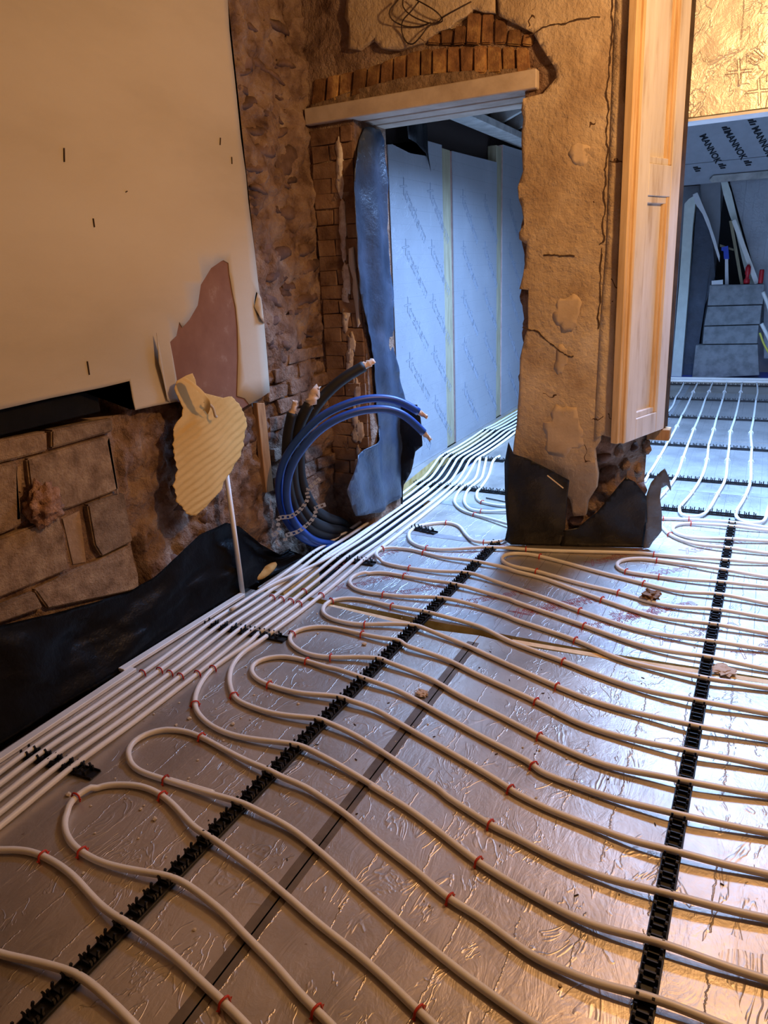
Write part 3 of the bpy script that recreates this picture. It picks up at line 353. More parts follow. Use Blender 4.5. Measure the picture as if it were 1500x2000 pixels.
FARP = {'leaning_board': [(-1.021,2.093),(-0.973,2.147),(-0.896,2.186),(-0.907,1.842),(-0.892,1.125),(-0.885,0.009),(-1.01,0.006),(-1.006,1.128)],'dark_membrane': [(-0.907,2.064),(-0.815,1.999),(-0.737,1.89),(-0.664,1.594),(-0.607,1.234),(-0.642,1.115),(-0.696,0.87),(-0.716,0.492),(-0.722,0.005),(-0.908,0.001),(-0.906,0.874),(-0.912,1.785)],'torn_strip': [(-0.932,2.186),(-0.882,2.204),(-0.827,2.093),(-0.724,1.886),(-0.629,1.649),(-0.567,1.472),(-0.565,1.401),(-0.632,1.563),(-0.713,1.77),(-0.804,1.96),(-0.894,2.081)],'grey_panel': [(-0.902,2.367),(-0.666,2.357),(-0.586,1.471),(-0.651,1.655),(-0.749,1.899),(-0.856,2.113)],'foam_offcut': [(-0.651,2.323),(-0.579,2.322),(-0.521,2.189),(-0.426,1.898),(-0.303,1.574),(-0.212,1.336),(-0.133,1.12),(-0.222,1.123),(-0.319,1.4),(-0.433,1.756),(-0.513,1.933),(-0.603,2.167)],'white_plank': [(-0.476,1.857),(-0.434,1.877),(-0.106,1.148),(-0.153,1.126)],'brown_plank': [(-0.505,1.86),(-0.473,1.869),(-0.275,1.13),(-0.309,1.131)],'cross_piece': [(-0.591,1.608),(-0.431,1.546),(-0.429,1.523),(-0.588,1.579)],'foil_sheet': [(-0.555,2.325),(-0.041,2.316),(0.202,0.23),(0.043,0.228),(-0.053,1.091),(-0.141,1.183),(-0.283,1.573)],'top_rail': [(-0.761,2.324),(-0.721,2.37),(-0.048,2.364),(-0.039,2.289),(-0.731,2.299)],'tool_handle': [(-0.513,1.469),(-0.479,1.467),(-0.44,1.134),(-0.48,1.135)],'tool_head': [(-0.561,1.57),(-0.49,1.584),(-0.463,1.431),(-0.52,1.434),(-0.535,1.528),(-0.557,1.529)]}
FBLOCKS = [[(-0.643,1.14),(-0.049,1.132),(-0.04,0.905),(-0.644,0.9)],[(-0.643,0.888),(-0.049,0.893),(-0.047,0.674),(-0.663,0.661)],[(-0.662,0.649),(-0.057,0.662),(-0.05,0.445),(-0.66,0.437)],[(-0.736,0.424),(-0.043,0.433),(0.014,0.064),(-0.744,0.034)]]
FSMALL = {'paper': [(-0.627,1.189),(-0.504,1.197),(-0.498,1.144),(-0.622,1.142)],'red_gun': [(-0.278,1.373),(-0.225,1.382),(-0.228,1.257),(-0.194,1.141),(-0.27,1.144),(-0.26,1.258)],'can': [(-0.118,1.294),(-0.076,1.298),(-0.065,1.15),(-0.112,1.14)]}
FPIPES = [[(-0.055,1.046),(0.015,0.898),(0.11,0.631)],[(-0.031,0.68),(0.037,0.56),(0.127,0.391)]]
HOSE = [(-0.036,0.574),(0.023,0.441),(0.11,0.302)]
TRIMPIPE = [(-0.954,9.589,0.03),(0.114,9.645,0.03)]
MARKS = [[(-0.871,0.624),(-0.742,0.314)],[(-0.622,0.633),(-0.478,0.319)],[(-0.351,0.643),(-0.212,0.322)],[(-0.116,0.645),(0.027,0.329)],[(0.112,0.647),(0.257,0.349)]]
LOGOS = [(-0.649,0.704),(-0.396,0.755),(-0.944,0.193),(-0.676,0.201),(-0.411,0.208),(-0.154,0.767),(0.081,0.765)]
SEAM = [(-1.004,0.247),(-0.165,0.231)]
# ================================================================== the setting
def st(o): return tag(o, kind='structure')
YB0, YB1 = 3.64, 4.0        # front and rear of the thick back wall

# ---- floor: dark subfloor with foil-faced boards laid on it
bm = N(); box(bm, -2.5, 3.3, -2.3, 10.7, -.14, -.10); floor = st(obj('floor', bm, M['slab']))
def board(pts, mat):
    bm = N(); a = [bm.verts.new((x, y, -.098)) for x, y in pts]; b = [bm.verts.new((x, y, 0)) for x, y in pts]
    n = len(a); bm.faces.new(a[::-1]); f = bm.faces.new(b)
    for i in range(n): bm.faces.new((a[i], a[(i + 1) % n], b[(i + 1) % n], b[i])).material_index = 1
    return obj('insulation_board', bm, [mat, M['foam']], floor)
board([(-2.17, -2.2), (-.942, -2.2), (-.942, 2.565), (-1.20, 2.53), (-1.53, 2.555), (-1.87, 2.58), (-2.17, 2.58)], M['foil'])
board([(-.938, -2.2), (.38, -2.2), (.38, 2.65), (.1, 2.615), (-.37, 2.58), (-.75, 2.545), (-.938, 2.565)], M['foil'])
board([(.384, -2.2), (3.2, -2.2), (3.2, 2.66), (.384, 2.65)], M['foil'])
board([(-1.86, 2.615), (-1.22, 2.612), (-.80, 2.615), (-.41, 2.625), (.15, 2.665), (.38, 2.68), (.38, 3.60), (-1.86, 3.60)], M['foil_grid'])
board([(.384, 2.68), (3.2, 2.70), (3.2, 3.60), (.384, 3.60)], M['foil_grid'])
board([(-2.15, 2.61), (-1.99, 2.61), (-1.995, 2.95), (-2.15, 2.95)], M['foil'])
board([(-1.86, 3.603), (1.3, 3.603), (1.3, 4.20), (-1.86, 4.20)], M['foil'])
board([(1.304, 3.603), (3.2, 3.603), (3.2, 4.20), (1.304, 4.20)], M['foil'])
board([(-1.94, 4.203), (-.75, 4.203), (-.75, 6.5), (-1.99, 6.5)], M['foil'])
board([(-.747, 4.203), (.6, 4.203), (.6, 6.5), (-.747, 6.5)], M['foil_grid'])
board([(.603, 4.203), (3.2, 4.203), (3.2, 6.5), (.603, 6.5)], M['foil'])
board([(-1.99, 6.503), (-.75, 6.503), (-.75, 8.9), (-1.99, 8.9)], M['foil'])
board([(-.747, 6.503), (.6, 6.503), (.6, 8.9), (-.747, 8.9)], M['foil_grid'])
board([(.603, 6.503), (3.2, 6.503), (3.2, 8.9), (.603, 8.9)], M['foil'])
board([(-2.35, 8.903), (.6, 8.903), (.6, 10.55), (-2.35, 10.55)], M['foil'])
board([(.603, 8.903), (3.2, 8.903), (3.2, 10.55), (.603, 10.55)], M['foil'])
board([(-2.35, 4.02), (-2.19, 4.02), (-2.30, 5.2), (-2.30, 8.9), (-2.35, 8.9)], M['foil'])
def strip(x0, x1, y0, y1, mat, name='joint_tape'):
    bm = N(); box(bm, x0, x1, y0, y1, .0003, .0016); return obj(name, bm, mat, floor)
strip(-.968, -.918, -.6, 2.50, M['tape_grey'])
strip(-.9405, -.936, -.6, 2.50, M['tape_ridge'], 'tape_ridge')
strip(-1.84, -1.36, 3.575, 3.635, M['tape_pale'])
strip(-1.80, -1.14, 4.165, 4.235, M['tape_pale'])
strip(-.42, .6, 4.96, 5.04, M['tape_pale'])
strip(-.80, -.72, 6.6, 9.4, M['tape_pale'])
# pale foam slip left in the open joint
bm = N()
for a, b in (((-1.72, 2.572), (-1.25, 2.552)), ((-.80, 2.575), (-.30, 2.600)), ((-.30, 2.600), (.42, 2.662))):
    bar(bm, (a[0], a[1], -.012), (b[0], b[1], -.012), .030, .022)
obj('joint_foam_strip', bm, M['foam_cream'], floor)

# ---- left wall
def lw(y, z):
    x = -2.290 + .030 * fbm(0, y, z, 3.1) + .026 * fbm(5, y, z, 8) + .012 * fbm(8, y, z, 22)
    if 1.98 < y < 2.75 and z < 1.0: x += .018 * fbm(3, y * 2.2, z * .5, 5)
    if y < 2.05 and 1.005 < z < 1.45: x -= .30
    elif .2 < y < 1.985 and z <= 1.03: x = -2.283 + .004 * fbm(2, y, z, 9)
    elif 1.985 <= y < 2.035 and z < .47: x = -2.36
    return (min(x, -2.258), y, z)
bm = N()
gridface(bm, 230, 250, lambda a, b: lw(.75 + a * 2.95, -.1 + b * 3.15))
gridface(bm, 20, 24, lambda a, b: (-2.30, -2.25 + a * 3.0, -.1 + b * 3.15))
wall_left = st(obj('wall_left', bm, M['rubble']))
for k, pts in enumerate(BLOCKS):
    bm = N(); d = -2.262 + (k % 3) * .004 - (.016 if k in (6, 9) else 0)
    prism(bm, [(d, y, z) for y, z in pts], (-.07, 0, 0))
    cx = sum(p[0] for p in pts) / len(pts)
    bmesh.ops.bevel(bm, geom=[e for e in bm.edges if len(e.link_faces) == 2 and e.calc_face_angle(0) > .8], offset=.006, segments=2, affect='EDGES')
    obj('block', bm, M['plaster2'] if k in (6, 9) else M['block'], wall_left)
# more blocks of the same courses on the way out of the picture
for y0, z0 in ((.92, .70), (.70, .47), (.92, .945)):
    bm = N(); box(bm, -2.33, -2.262, y0, y0 + .42 if y0 > .8 else y0 + .55, z0, z0 + (.21 if z0 < .9 else .07)); bevel(bm, .006); obj('block', bm, M['block'], wall_left)
# stones set in the clay
lump = []
for k in range(5):
    bm = N(); bmesh.ops.create_icosphere(bm, subdivisions=2, radius=1)
    for v in bm.verts:
        n = 1 + .55 * fbm(v.co.x + 7 * k, v.co.y, v.co.z, 1.3, 4); v.co *= n
        v.co.x *= .55
    for f in bm.faces: f.smooth = True
    me = bpy.data.meshes.new('stone'); bm.to_mesh(me); bm.free(); me.materials.append(M['stone']); lump.append(me)
lump2 = []
for me in lump: n_ = me.copy(); n_.materials.clear(); n_.materials.append(M['rubble']); lump2.append(n_)
wl = wall_left.location
def wall_stone(y, z, ry, rz, proud=.5, x=None):
    o = link('stone', random.choice(lump), wall_left)
    xx = lw(y, z)[0] if x is None else x
    d = min(.035, .6 * min(ry, rz) + .008)
    o.scale = (d / .55 * 1.0, ry, rz); o.location = Vector((xx - d * (1 - proud) * .9 - .006, y, z)) - wl
    o.rotation_euler = (random.uniform(-.3, .3), 0, 0)
for y, z, ry, rz in STONES: wall_stone(y, z, ry, rz)
for k in range(46):
    y = random.uniform(2.1, 3.5); z = random.uniform(.12, .9) if k < 30 else random.uniform(1.0, 2.6)
    if k >= 30: y = random.uniform(3.0, 3.6)
    wall_stone(y, z, random.uniform(.035, .075), random.uniform(.02, .04), random.uniform(.25, .5))
# rough bricks low in the left wall beside the corner
for r in range(11):
    for c in range(3):
        y = 3.03 + c * .205 + (r % 2) * .09 + random.uniform(-.012, .012); z = .22 + r * .082
        if y + .18 > 3.63 or random.random() < .12: continue
        bm = N(); box(bm, -2.33, -2.262 - random.uniform(0, .012), y, y + .186 + random.uniform(-.02, .012), z, z + .070)
        for v in bm.verts: v.co += Vector((random.uniform(-.010, .004), random.uniform(-.012, .012), random.uniform(-.008, .008)))
        bevel(bm, .010, 2); obj('brick', bm, M['rubble'], wall_left)

# ---- back wall with doorway and pillar
def rec(x, z):
    t = min(1, max(0, (.60 - z) / .16)); return t * (.05 + .42 * max(0, x + .98))
def slab(bm, x0, x1, z0, z1, yf, yb, step, amp=.012, rx=lambda x, z: x, jl=0, jr=0, rc=None):
    nu = max(2, int((x1 - x0) / step)); nv = max(2, int((z1 - z0) / step))
    def fr(a, b):
        x = x0 + a * (x1 - x0); z = z0 + b * (z1 - z0)
        if a == 0 and jl: x += jl * fbm(1, 3, z, 7)
        if a == 1 and jr: x += jr * fbm(4, 3, z, 7)
        return (x, yf + (rc(x, z) if rc else 0) + amp * fbm(x, 1, z, 5) + amp * .5 * fbm(x, 4, z, 17), z)
    g = gridface(bm, nu, nv, fr)
    ring = [g[i][0] for i in range(nu + 1)] + [g[nu][j] for j in range(1, nv + 1)] + [g[i][nv] for i in range(nu - 1, -1, -1)] + [g[0][j] for j in range(nv - 1, 0, -1)]
    rear = [bm.verts.new((rx(v.co.x, v.co.z), yb, v.co.z)) for v in ring]
    k = len(ring)
    for i in range(k): bm.faces.new((ring[i], rear[i], rear[(i + 1) % k], ring[(i + 1) % k]))
    bm.faces.new(rear[::-1])
bm = N()
slab(bm, -2.36, -2.012, -.1, 2.27, YB0, YB1, .022, .014)
slab(bm, -1.095, -.625, -.1, 2.34, YB0 - .005, YB1 + .03, .022, .012, lambda x, z: x + .125 * max(0, (x + 1.0) / .375), jl=.03, rc=rec)
slab(bm, -2.36, -.645, 2.33, 3.06, YB0, YB1, .03, .014)
slab(bm, -.645, 3.25, 2.92, 3.06, YB0, YB1, .2, .003)
slab(bm, 1.35, 3.25, -.1, 2.88, YB0, YB1, .2, .003)
wall_back = st(obj('wall_back', bm, M['rubble']))
for r in range(26):                       # courses of the narrow pier by the corner
    z = .25 + r * .079
    if z > 2.2: break
    cuts = [-2.28, -2.165, -2.02] if r % 2 else [-2.28, -2.09, -2.02]
    for a, b in zip(cuts, cuts[1:]):
        bm = N(); box(bm, a + .002, b - .003, YB0 - .012 - random.uniform(0, .006), YB0 + .04, z + random.uniform(-.003, .002), z + .077)
        for v in bm.verts: v.co += Vector((random.uniform(-.005, .005), random.uniform(-.003, .005), random.uniform(-.005, .005)))
        bevel(bm, .005, 2); obj('brick', bm, M['redbrick'], wall_back)
for k, q in enumerate(ARCH):              # two rings of bricks on end
    bm = N(); y = 3.616 + random.uniform(-.006, .006)
    if k < 7: y += .005
    prism(bm, [(x, y, z) for x, z in q], (0, .06, 0))
    for v in bm.verts: v.co += Vector((random.uniform(-.004, .004), random.uniform(-.004, .004), random.uniform(-.004, .004)))
    bmesh.ops.bevel(bm, geom=[e for e in bm.edges if len(e.link_faces) == 2 and e.calc_face_angle(0) > .8], offset=.006, segments=2, affect='EDGES')
    obj('brick', bm, M['archbrick'], wall_back)
bm = N()                                  # lumpy mortar between the bricks and the lintel
top = [(-2.27, 2.345), (-2.15, 2.355), (-2.0, 2.375), (-1.85, 2.385), (-1.7, 2.393), (-1.5, 2.382), (-1.3, 2.365), (-1.05, 2.335)]
sheet(bm, [(-2.27, 2.318)] + [(-1.04, 2.318)] + top[::-1], .02, lambda u, v: (u, 3.617 + .012 * fbm(u, 2, v, 24), v), (0, .05, 0))
obj('mortar_bed', bm, M['fill'], wall_back)
for k in range(3):                        # three concrete lintels side by side over the doorway
    y = 3.596 + k * .142; bm = N()
    box(bm, -2.285 if k == 0 else -2.2, -1.035 if k == 0 else -1.0, y, y + .118, 2.250, 2.328)
    bevel(bm, .004); obj('lintel', bm, M['concrete'], wall_back)
def coat(name, poly, y, mat, amp=.008, th=.045):
    bm = N(); sheet(bm, poly, .03, lambda u, v: (u, y + .10 * min(1, max(0, (.50 - v) / .28)) + amp * fbm(u, 1, v, 3.5) + amp * .4 * fbm(u, 2, v, 14), v), (0, th, 0))
    return obj(name, bm, mat, wall_back)
coat('plaster_coat', PILLAR_PLASTER, 3.605, M['plaster'])
coat('plaster_coat', TOP_PLASTER, 3.608, M['plaster'])
coat('plaster_return', RETURN, 3.600, M['plaster'], .006)
def ragged(cx, cz, rx, rz, sd, n=26):
    return [(cx + rx * math.cos(6.2832 * k / n) * (1 + .5 * fbm(sd, math.cos(6.2832 * k / n), math.sin(6.2832 * k / n), 1.6)), cz + rz * math.sin(6.2832 * k / n) * (1 + .5 * fbm(sd, math.cos(6.2832 * k / n), math.sin(6.2832 * k / n), 1.6))) for k in range(n)]
for cx, cz, rx, rz, sd in ((-.86, 1.26, .065, .085, 3), (-.86, .68, .10, .13, 9), (-.885, 1.03, .03, .065, 14), (-.83, 1.95, .05, .04, 21)):
    bm = N(); sheet(bm, ragged(cx, cz, rx, rz, sd), .03, lambda u, v: (u, 3.605 + .008 * fbm(u, 1, v, 3.5) + .0032 * fbm(u, 2, v, 14) - .0009, v), (0, .01, 0)); obj('skim_patch', bm, M['skim'], wall_back)
for k in range(22):
    z = .25 + 1.9 * (k + random.random()) / 22; x = -2.105 + .012 * math.sin(z * 3) + random.uniform(-.02, .02)
    bm = N(); sheet(bm, ragged(x, z, random.uniform(.012, .026), random.uniform(.04, .09), k * 3.1, 18), .02, lambda u, v: (u, 3.6225 + .003 * fbm(u, 1, v, 9), v), (0, .02, 0)); obj('paint_patch', bm, M['paint'], wall_back)
bm = N(); sheet(bm, [(-2.075, 1.62), (-2.045, 1.63), (-2.040, 1.50), (-2.028, 1.40), (-2.035, 1.30), (-2.030, 1.22), (-2.048, 1.20), (-2.055, 1.30), (-2.066, 1.40), (-2.06, 1.46), (-2.08, 1.54)], .02, lambda u, v: (u, 3.616 + .003 * fbm(u, 1, v, 9), v), (0, .02, 0)); obj('paint_patch', bm, M['skim_white'], wall_back)
bl = wall_back.location
for k, (x, a, z) in enumerate(((-.80, 0, .13), (-.74, 0, .22), (-.70, 0, .33), (-.66, 0, .43), (-.68, 0, .53), (-.64, 0, .30), (-.625, .15, .56), (-.625, .3, .45), (-.625, .6, .54), (-.625, .75, .40), (-.625, .95, .52), (-.625, .5, .33), (-.625, .9, .28), (-.76, 0, .40), (-.72, 0, .12))):
    yf = 3.632 + rec(x, z); X, Y = x, yf
    if a: X, Y = x + .125 * a, yf + (4.03 - yf) * a
    o = link('stone', (lump2 if k % 4 else lump)[k % 5], wall_back); s = random.uniform(.040, .058)
    o.scale = (s * 1.0, s * .9, s * .72); o.location = Vector((X, Y, z)) - bl
    o.rotation_euler = (random.uniform(-.3, .3), random.uniform(-.4, .4), 1.57 if not a else .5)
for l in CRACKS:                          # open cracks in the plaster
    bm = N(); P = []
    for (x0, z0), (x1, z1) in zip(l, l[1:]):
        for t in (0, .25, .5, .75): P.append((x0 + (x1 - x0) * t + random.uniform(-.004, .004), z0 + (z1 - z0) * t + random.uniform(-.004, .004)))
    for (x0, z0), (x1, z1) in zip(P, P[1:]):
        def yy(x, z): return 3.6045 + .008 * fbm(x, 1, z, 3.5) + .0032 * fbm(x, 2, z, 14)
        bar(bm, (x0, yy(x0, z0), z0), (x1, yy(x1, z1), z1), .004, random.uniform(.003, .008), (0, 0, 1) if abs(x1 - x0) > abs(z1 - z0) else (1, 0, 0))
    obj('plaster_crack', bm, M['crack'], wall_back)

# ---- rest of the near room, outside the picture
bm = N(); box(bm, -2.45, 3.3, -2.35, 4.0, 3.05, 3.12); st(obj('ceiling', bm, M['room']))
bm = N(); box(bm, 3.2, 3.3, -2.3, 10.6, -.1, 3.06); st(obj('wall_right', bm, M['room']))
bm = N(); box(bm, -2.4, 3.3, -2.35, -2.25, -.1, 3.06); st(obj('wall_front', bm, M['room']))
bm = N(); box(bm, -2.52, -2.40, -2.3, 3.64, -.1, 3.06); st(obj('wall_outer', bm, M['rubble']))

# ---- back room shell
bm = N(); box(bm, -2.62, -2.455, 4.0, 10.7, -.1, 3.2); st(obj('wall_passage', bm, M['brown_wall']))
bm = N(); box(bm, -2.6, 3.3, 10.62, 10.72, -.1, 3.2); st(obj('wall_far', bm, M['foil_dull']))
bm = N()   # ceiling with the rooflight opening, then the steep boarded end
x0, x1, y0, y1 = -1.52, .52, 4.62, 5.88
for a in ((-1.6, x0, 4.2, 9.4), (x1, 3.25, 4.2, 9.4), (x0, x1, 4.2, y0), (x0, x1, y1, 9.4)): box(bm, a[0], a[1], a[2], a[3], 2.98, 3.04)
v = [bm.verts.new(p) for p in ((-1.6, 9.3, 3.0), (3.25, 9.3, 3.0), (3.25, 10.10, 2.315), (-1.6, 10.10, 2.315), (-1.6, 9.36, 3.08), (3.25, 9.36, 3.08), (3.25, 10.16, 2.395), (-1.6, 10.16, 2.395))]
for q in ((0, 1, 2, 3), (7, 6, 5, 4), (0, 4, 5, 1), (1, 5, 6, 2), (2, 6, 7, 3), (3, 7, 4, 0)): bm.faces.new([v[i] for i in q])
box(bm, -1.6, 3.25, 10.08, 10.66, 2.33, 2.40)
v = [bm.verts.new(p) for p in ((-2.5, 4.0, 2.80), (-1.58, 4.0, 3.14), (-1.58, 10.65, 3.14), (-2.5, 10.65, 2.80))]; bm.faces.new(v)
box(bm, -1.62, -1.58, 4.2, 10.65, 2.5, 3.16)
st(obj('ceiling_back_room', bm, M['brown_wall']))
# ================================================================== things
# ---- plasterboard lining on the left wall, with its paper
pb = empty('plasterboard_lining', (-2.24, 1.5, .95))
tag(pb, 'large cream papered plasterboard sheet on the left wall with a torn brown patch', 'plasterboard')
far_top = [(-2.0, 1.12), (-2.0, 3.03), (2.97, 3.03)]
bm = N(); prism(bm, [(-2.238, y, z) for y, z in BOARD + far_top], (-.016, 0, 0)); obj('board', bm, M['brownpaper'], pb)
bm = N()
sheet(bm, PAPER + far_top, .12, lambda u, v: (-2.2365 - .0000 * u, u, v), (.0022, 0, 0)); obj('lining_paper', bm, M['paper'], pb)
for a in ([(2.235, 1.30), (2.222, 1.18), (2.250, 1.02), (2.280, 1.0), (2.262, 1.08), (2.255, 1.2)], [(2.945, 1.425), (2.925, 1.36), (2.95, 1.30), (2.995, 1.275), (2.985, 1.33), (2.965, 1.40)]):
    bm = N(); sheet(bm, a, .03, lambda u, v: (-2.226 + .012 * math.sin(u * 60), u, v), (.0015, 0, 0)); obj('paper_curl', bm, M['paper'], pb)
for y, z, l, an in ((1.935, 1.91, .05, 1.1), (2.80, 2.06, .035, 1.0), (2.87, 1.99, .03, 1.3), (1.56, 1.72, .04, 1.5), (2.2, 1.83, .02, .2), (1.24, 1.42, .05, 1.4), (1.88, 1.18, .05, 1.5), (2.02, 1.7, .03, 1.5)):
    bm = N(); bar(bm, (-2.2335, y, z), (-2.2335, y + l * math.cos(an) * .4, z + l * math.sin(an)), .003, .008, (1, 0, 0)); obj('scuff', bm, M['dark_wood'], pb)

bm = N()
def flapf(u, v):
    k = max(0, 1.05 - v); d = v - u * .30
    return (-2.205 + .16 * k * .55 + .0036 * math.sin(d * 200 + 2.2 * fbm(1, u, v, 5)) * min(1, k * 5) + .02 * math.sin((u - 2.2) * 6), u, v)
wf = empty('wallpaper_flap', (-2.17, 2.45, .51))
sheet(bm, FLAP, .008, flapf, (.0016, 0, 0)); obj('peeled_sheet', bm, M['yellow_paper'], wf)
bm = N()
gridface(bm, 16, 10, lambda a, b: (-2.175 + .075 * math.sin(math.pi * (.08 + .8 * a)) , 2.285 + .085 * a + (.052 - .02 * a) * b, 1.105 - .155 * a - .02 * b + .012 * math.sin(b * 3.1)))
obj('curled_edge', bm, M['yellow_paper'], wf)
bm = N(); tube(bm, cat([(-2.15, 2.395, .99), (-2.135, 2.425, .96), (-2.13, 2.43, .92), (-2.135, 2.445, .915)], .01), .006, 6); obj('hanging_strip', bm, M['curl'], wf)
tag(wf, 'torn yellow wallpaper sheet peeled off and drooping from the brown patch', 'wallpaper')

bm = N(); box(bm, -2.30, -2.262, -.6, 1.93, 1.03, 1.118); bevel(bm, .004)  # black strip added in place of the shaded slot below the board
tag(obj('slot_shade_strip', bm, M['slot_shade']), 'black strip for the shade in the slot between the concrete blocks and papered board', 'batten')
bm = N(); prism(bm, [(-2.262, y, z) for y, z in BATTEN], (-.03, 0, 0)); bevel(bm, .003)
tag(obj('wall_batten', bm, M['wood']), 'short upright brown timber batten fixed to the rubble beside the blue coil', 'batten')
bm = N(); tube(bm, [Vector(CONDUIT[0]), Vector(CONDUIT[1])], .0125, 12)
cdt = tag(obj('conduit_pipe', bm, M['pipe']), 'short white pipe leaning upright against the membrane under the yellow wallpaper', 'pipe')
bm = N(); bmesh.ops.create_icosphere(bm, subdivisions=4, radius=1)
for v in bm.verts:
    n = 1 + .45 * fbm(v.co.x, v.co.y, v.co.z, 2.2, 6) + .25 * fbm(v.co.x, v.co.y, v.co.z, 6, 4); v.co *= n
    v.co = Vector((-2.235 + v.co.x * .03, FLUFF[0] + v.co.y * .065, FLUFF[1] + v.co.z * .075))
tag(obj('mineral_wool_tuft', bm, M['wool'], smooth=True), 'tuft of pinkish mineral wool stuck to the concrete blocks', 'insulation')

# ---- coil of thin cable at the top of the wall
ck = empty('cable_coil', (-1.6, 3.58, 2.5))
for l in CABLE:
    bm = N(); P = cat([(x, 3.585 - .02 * math.sin(i * 1.3), z) for i, (x, z) in enumerate(l)], .015); tube(bm, P, .0032, 6); obj('cable_loop', bm, M['cable'], ck)
tag(ck, 'loose coil of thin dark cable hanging over the brick arch', 'cable')

# ---- panelled shutter case on the splayed side of the pillar
sh = empty('window_shutter', (-.56, 3.7, .63))
A2 = Vector((-.583, 3.612)); D2 = Vector((.135, .385)).normalized(); W2 = Vector((D2.y, -D2.x))
def shp(u, w, z):
    p = A2 + D2 * u + W2 * w; return Vector((p.x - .0142 * (z - .63), p.y, z))
def shbox(name, u0, u1, w0, w1, z0, z1, mat, bv=.003, parent=None):
    bm = N(); vs8 = [bm.verts.new(shp(*q)) for q in ((u0, w0, z0), (u1, w0, z0), (u1, w1, z0), (u0, w1, z0), (u0, w0, z1), (u1, w0, z1), (u1, w1, z1), (u0, w1, z1))]
    for q in ((0, 3, 2, 1), (4, 5, 6, 7), (0, 1, 5, 4), (1, 2, 6, 5), (2, 3, 7, 6), (3, 0, 4, 7)): bm.faces.new([vs8[i] for i in q])
    if bv: bevel(bm, bv)
    return obj(name, bm, mat, sh)
shbox('stile', 0, .10, 0, .035, .63, 2.9, M['white_wood'])
shbox('stile', .315, .405, 0, .035, .63, 2.9, M['white_wood'])
for z0, z1 in ((.63, .735), (1.765, 1.90), (2.78, 2.9)): shbox('rail', .10, .315, 0, .0345, z0, z1, M['white_wood'])
for z0, z1 in ((.735, 1.765), (1.90, 2.78)):
    shbox('sunk_panel', .10, .315, 0, .010, z0, z1, M['white_wood'])
    shbox('moulding', .275, .316, .008, .024, z0, z1, M['orange_wood']); shbox('moulding', .292, .316, .02, .033, z0, z1, M['orange_wood'], .004)
    shbox('moulding', .099, .118, .008, .024, z0, z1, M['orange_wood'])
    shbox('moulding', .10, .315, .008, .026, z0, z0 + .03, M['white_wood']); shbox('moulding', .10, .315, .008, .026, z1 - .03, z1, M['white_wood'])
shbox('edge_bead', -.018, .002, .0, .036, .63, 2.9, M['orange_wood'])
shbox('edge_bead', .403, .418, -.01, .030, .63, 2.9, M['orange_wood'])
shbox('dark_back_edge', .418, .47, -.03, .026, .63, 2.95, M['dark_wood'])
for a, b in ((-.060, -.036), (-.032, -.018)): shbox('front_architrave', a + .0, b, -.012, .026, .635, 2.9, M['orange_wood'])
tag(sh, 'tall panelled wooden shutter case with worn white paint on the pillar', 'shutter')
bm = N(); box(bm, -.50, -.385, 3.98, 4.06, .565, .625); bevel(bm, .003)
tag(obj('timber_block', bm, M['wood']), 'small brown timber block under the end of the shutter case', 'timber')

# ---- foil-faced board over the wide opening
fb = empty('bulkhead_board', (.4, 4.10, 2.11))
bm = N(); gridface(bm, 60, 30, lambda a, b: (-.52 + a * 1.9, 4.055 + .006 * fbm(a * 1.9, 1, b, 9) + .004 * fbm(a * 6, 2, b * 3, 9), 2.118 + b * .93)); obj('foil_facing', bm, M['foil_bulk'], fb)
bm = N(); box(bm, -.52, 1.36, 4.068, 4.16, 2.112, 3.05); obj('foam_core', bm, M['foamgreen'], fb)
bm = N(); box(bm, -.52, 1.36, 4.05, 4.19, 2.100, 2.112); obj('edge_strip', bm, M['white'], fb)
tag(fb, 'crinkled gold lit foil insulation board above the wide opening', 'insulation board')
def text(body, size, mat, outline=0.0, res=2, bold=0.0):
    cu = bpy.data.curves.new('print', 'FONT'); cu.body = body; cu.size = size; cu.resolution_u = res; cu.offset = bold
    if outline: cu.fill_mode = 'NONE'; cu.bevel_depth = outline; cu.bevel_resolution = 0
    o = bpy.data.objects.new('print', cu); C.objects.link(o)
    me = bpy.data.meshes.new_from_object(o.evaluated_get(bpy.context.evaluated_depsgraph_get()))
    bpy.data.objects.remove(o); bpy.data.curves.remove(cu); me.materials.clear(); me.materials.append(mat); me.name = 'print'
    return me
tm = text('Xtratherm', .12, M['foil_bulk'], .0014)
for x, z, s in ((-.22, 2.22, 1.0), (-.13, 2.13, 1.0)):
    if not s: continue
    o = link('printed_lettering', tm, fb); o.location = Vector((x, 4.049, z)) - fb.location; o.rotation_euler = (math.pi / 2, -.85, 0)

# ---- black membranes
def dpmf(a, b):     # a along Y, b from top down to the floor
    y = .3 + a * 2.75
    ys = [p[0] for p in DPM_TOP]; zs = [p[1] for p in DPM_TOP]
    if y <= ys[0]: z = zs[0] + (ys[0] - y) * .1
    elif y >= ys[-1]: z = zs[-1]
    else:
        i = max(k for k in range(len(ys)) if ys[k] <= y); t = (y - ys[i]) / (ys[i + 1] - ys[i] + 1e-9); z = zs[i] * (1 - t) + zs[min(i + 1, len(zs) - 1)] * t
    foot = -2.18 if y < 2.3 else -2.18 + .05 * (y - 2.3)
    x = -2.250 + (foot + 2.250) * b ** 1.6
    wr = .030 * fbm(y, 2, b, 4) + .012 * math.sin(y * 9 + b * 5)
    if y > 2.2: wr += .02 * math.sin((y - 2.2) * 7) * math.sin(b * math.pi)
    return (x + wr * (.35 + .6 * math.sin(math.pi * b)), y, z * (1 - b) + .004)
bm = N(); gridface(bm, 110, 16, dpmf)
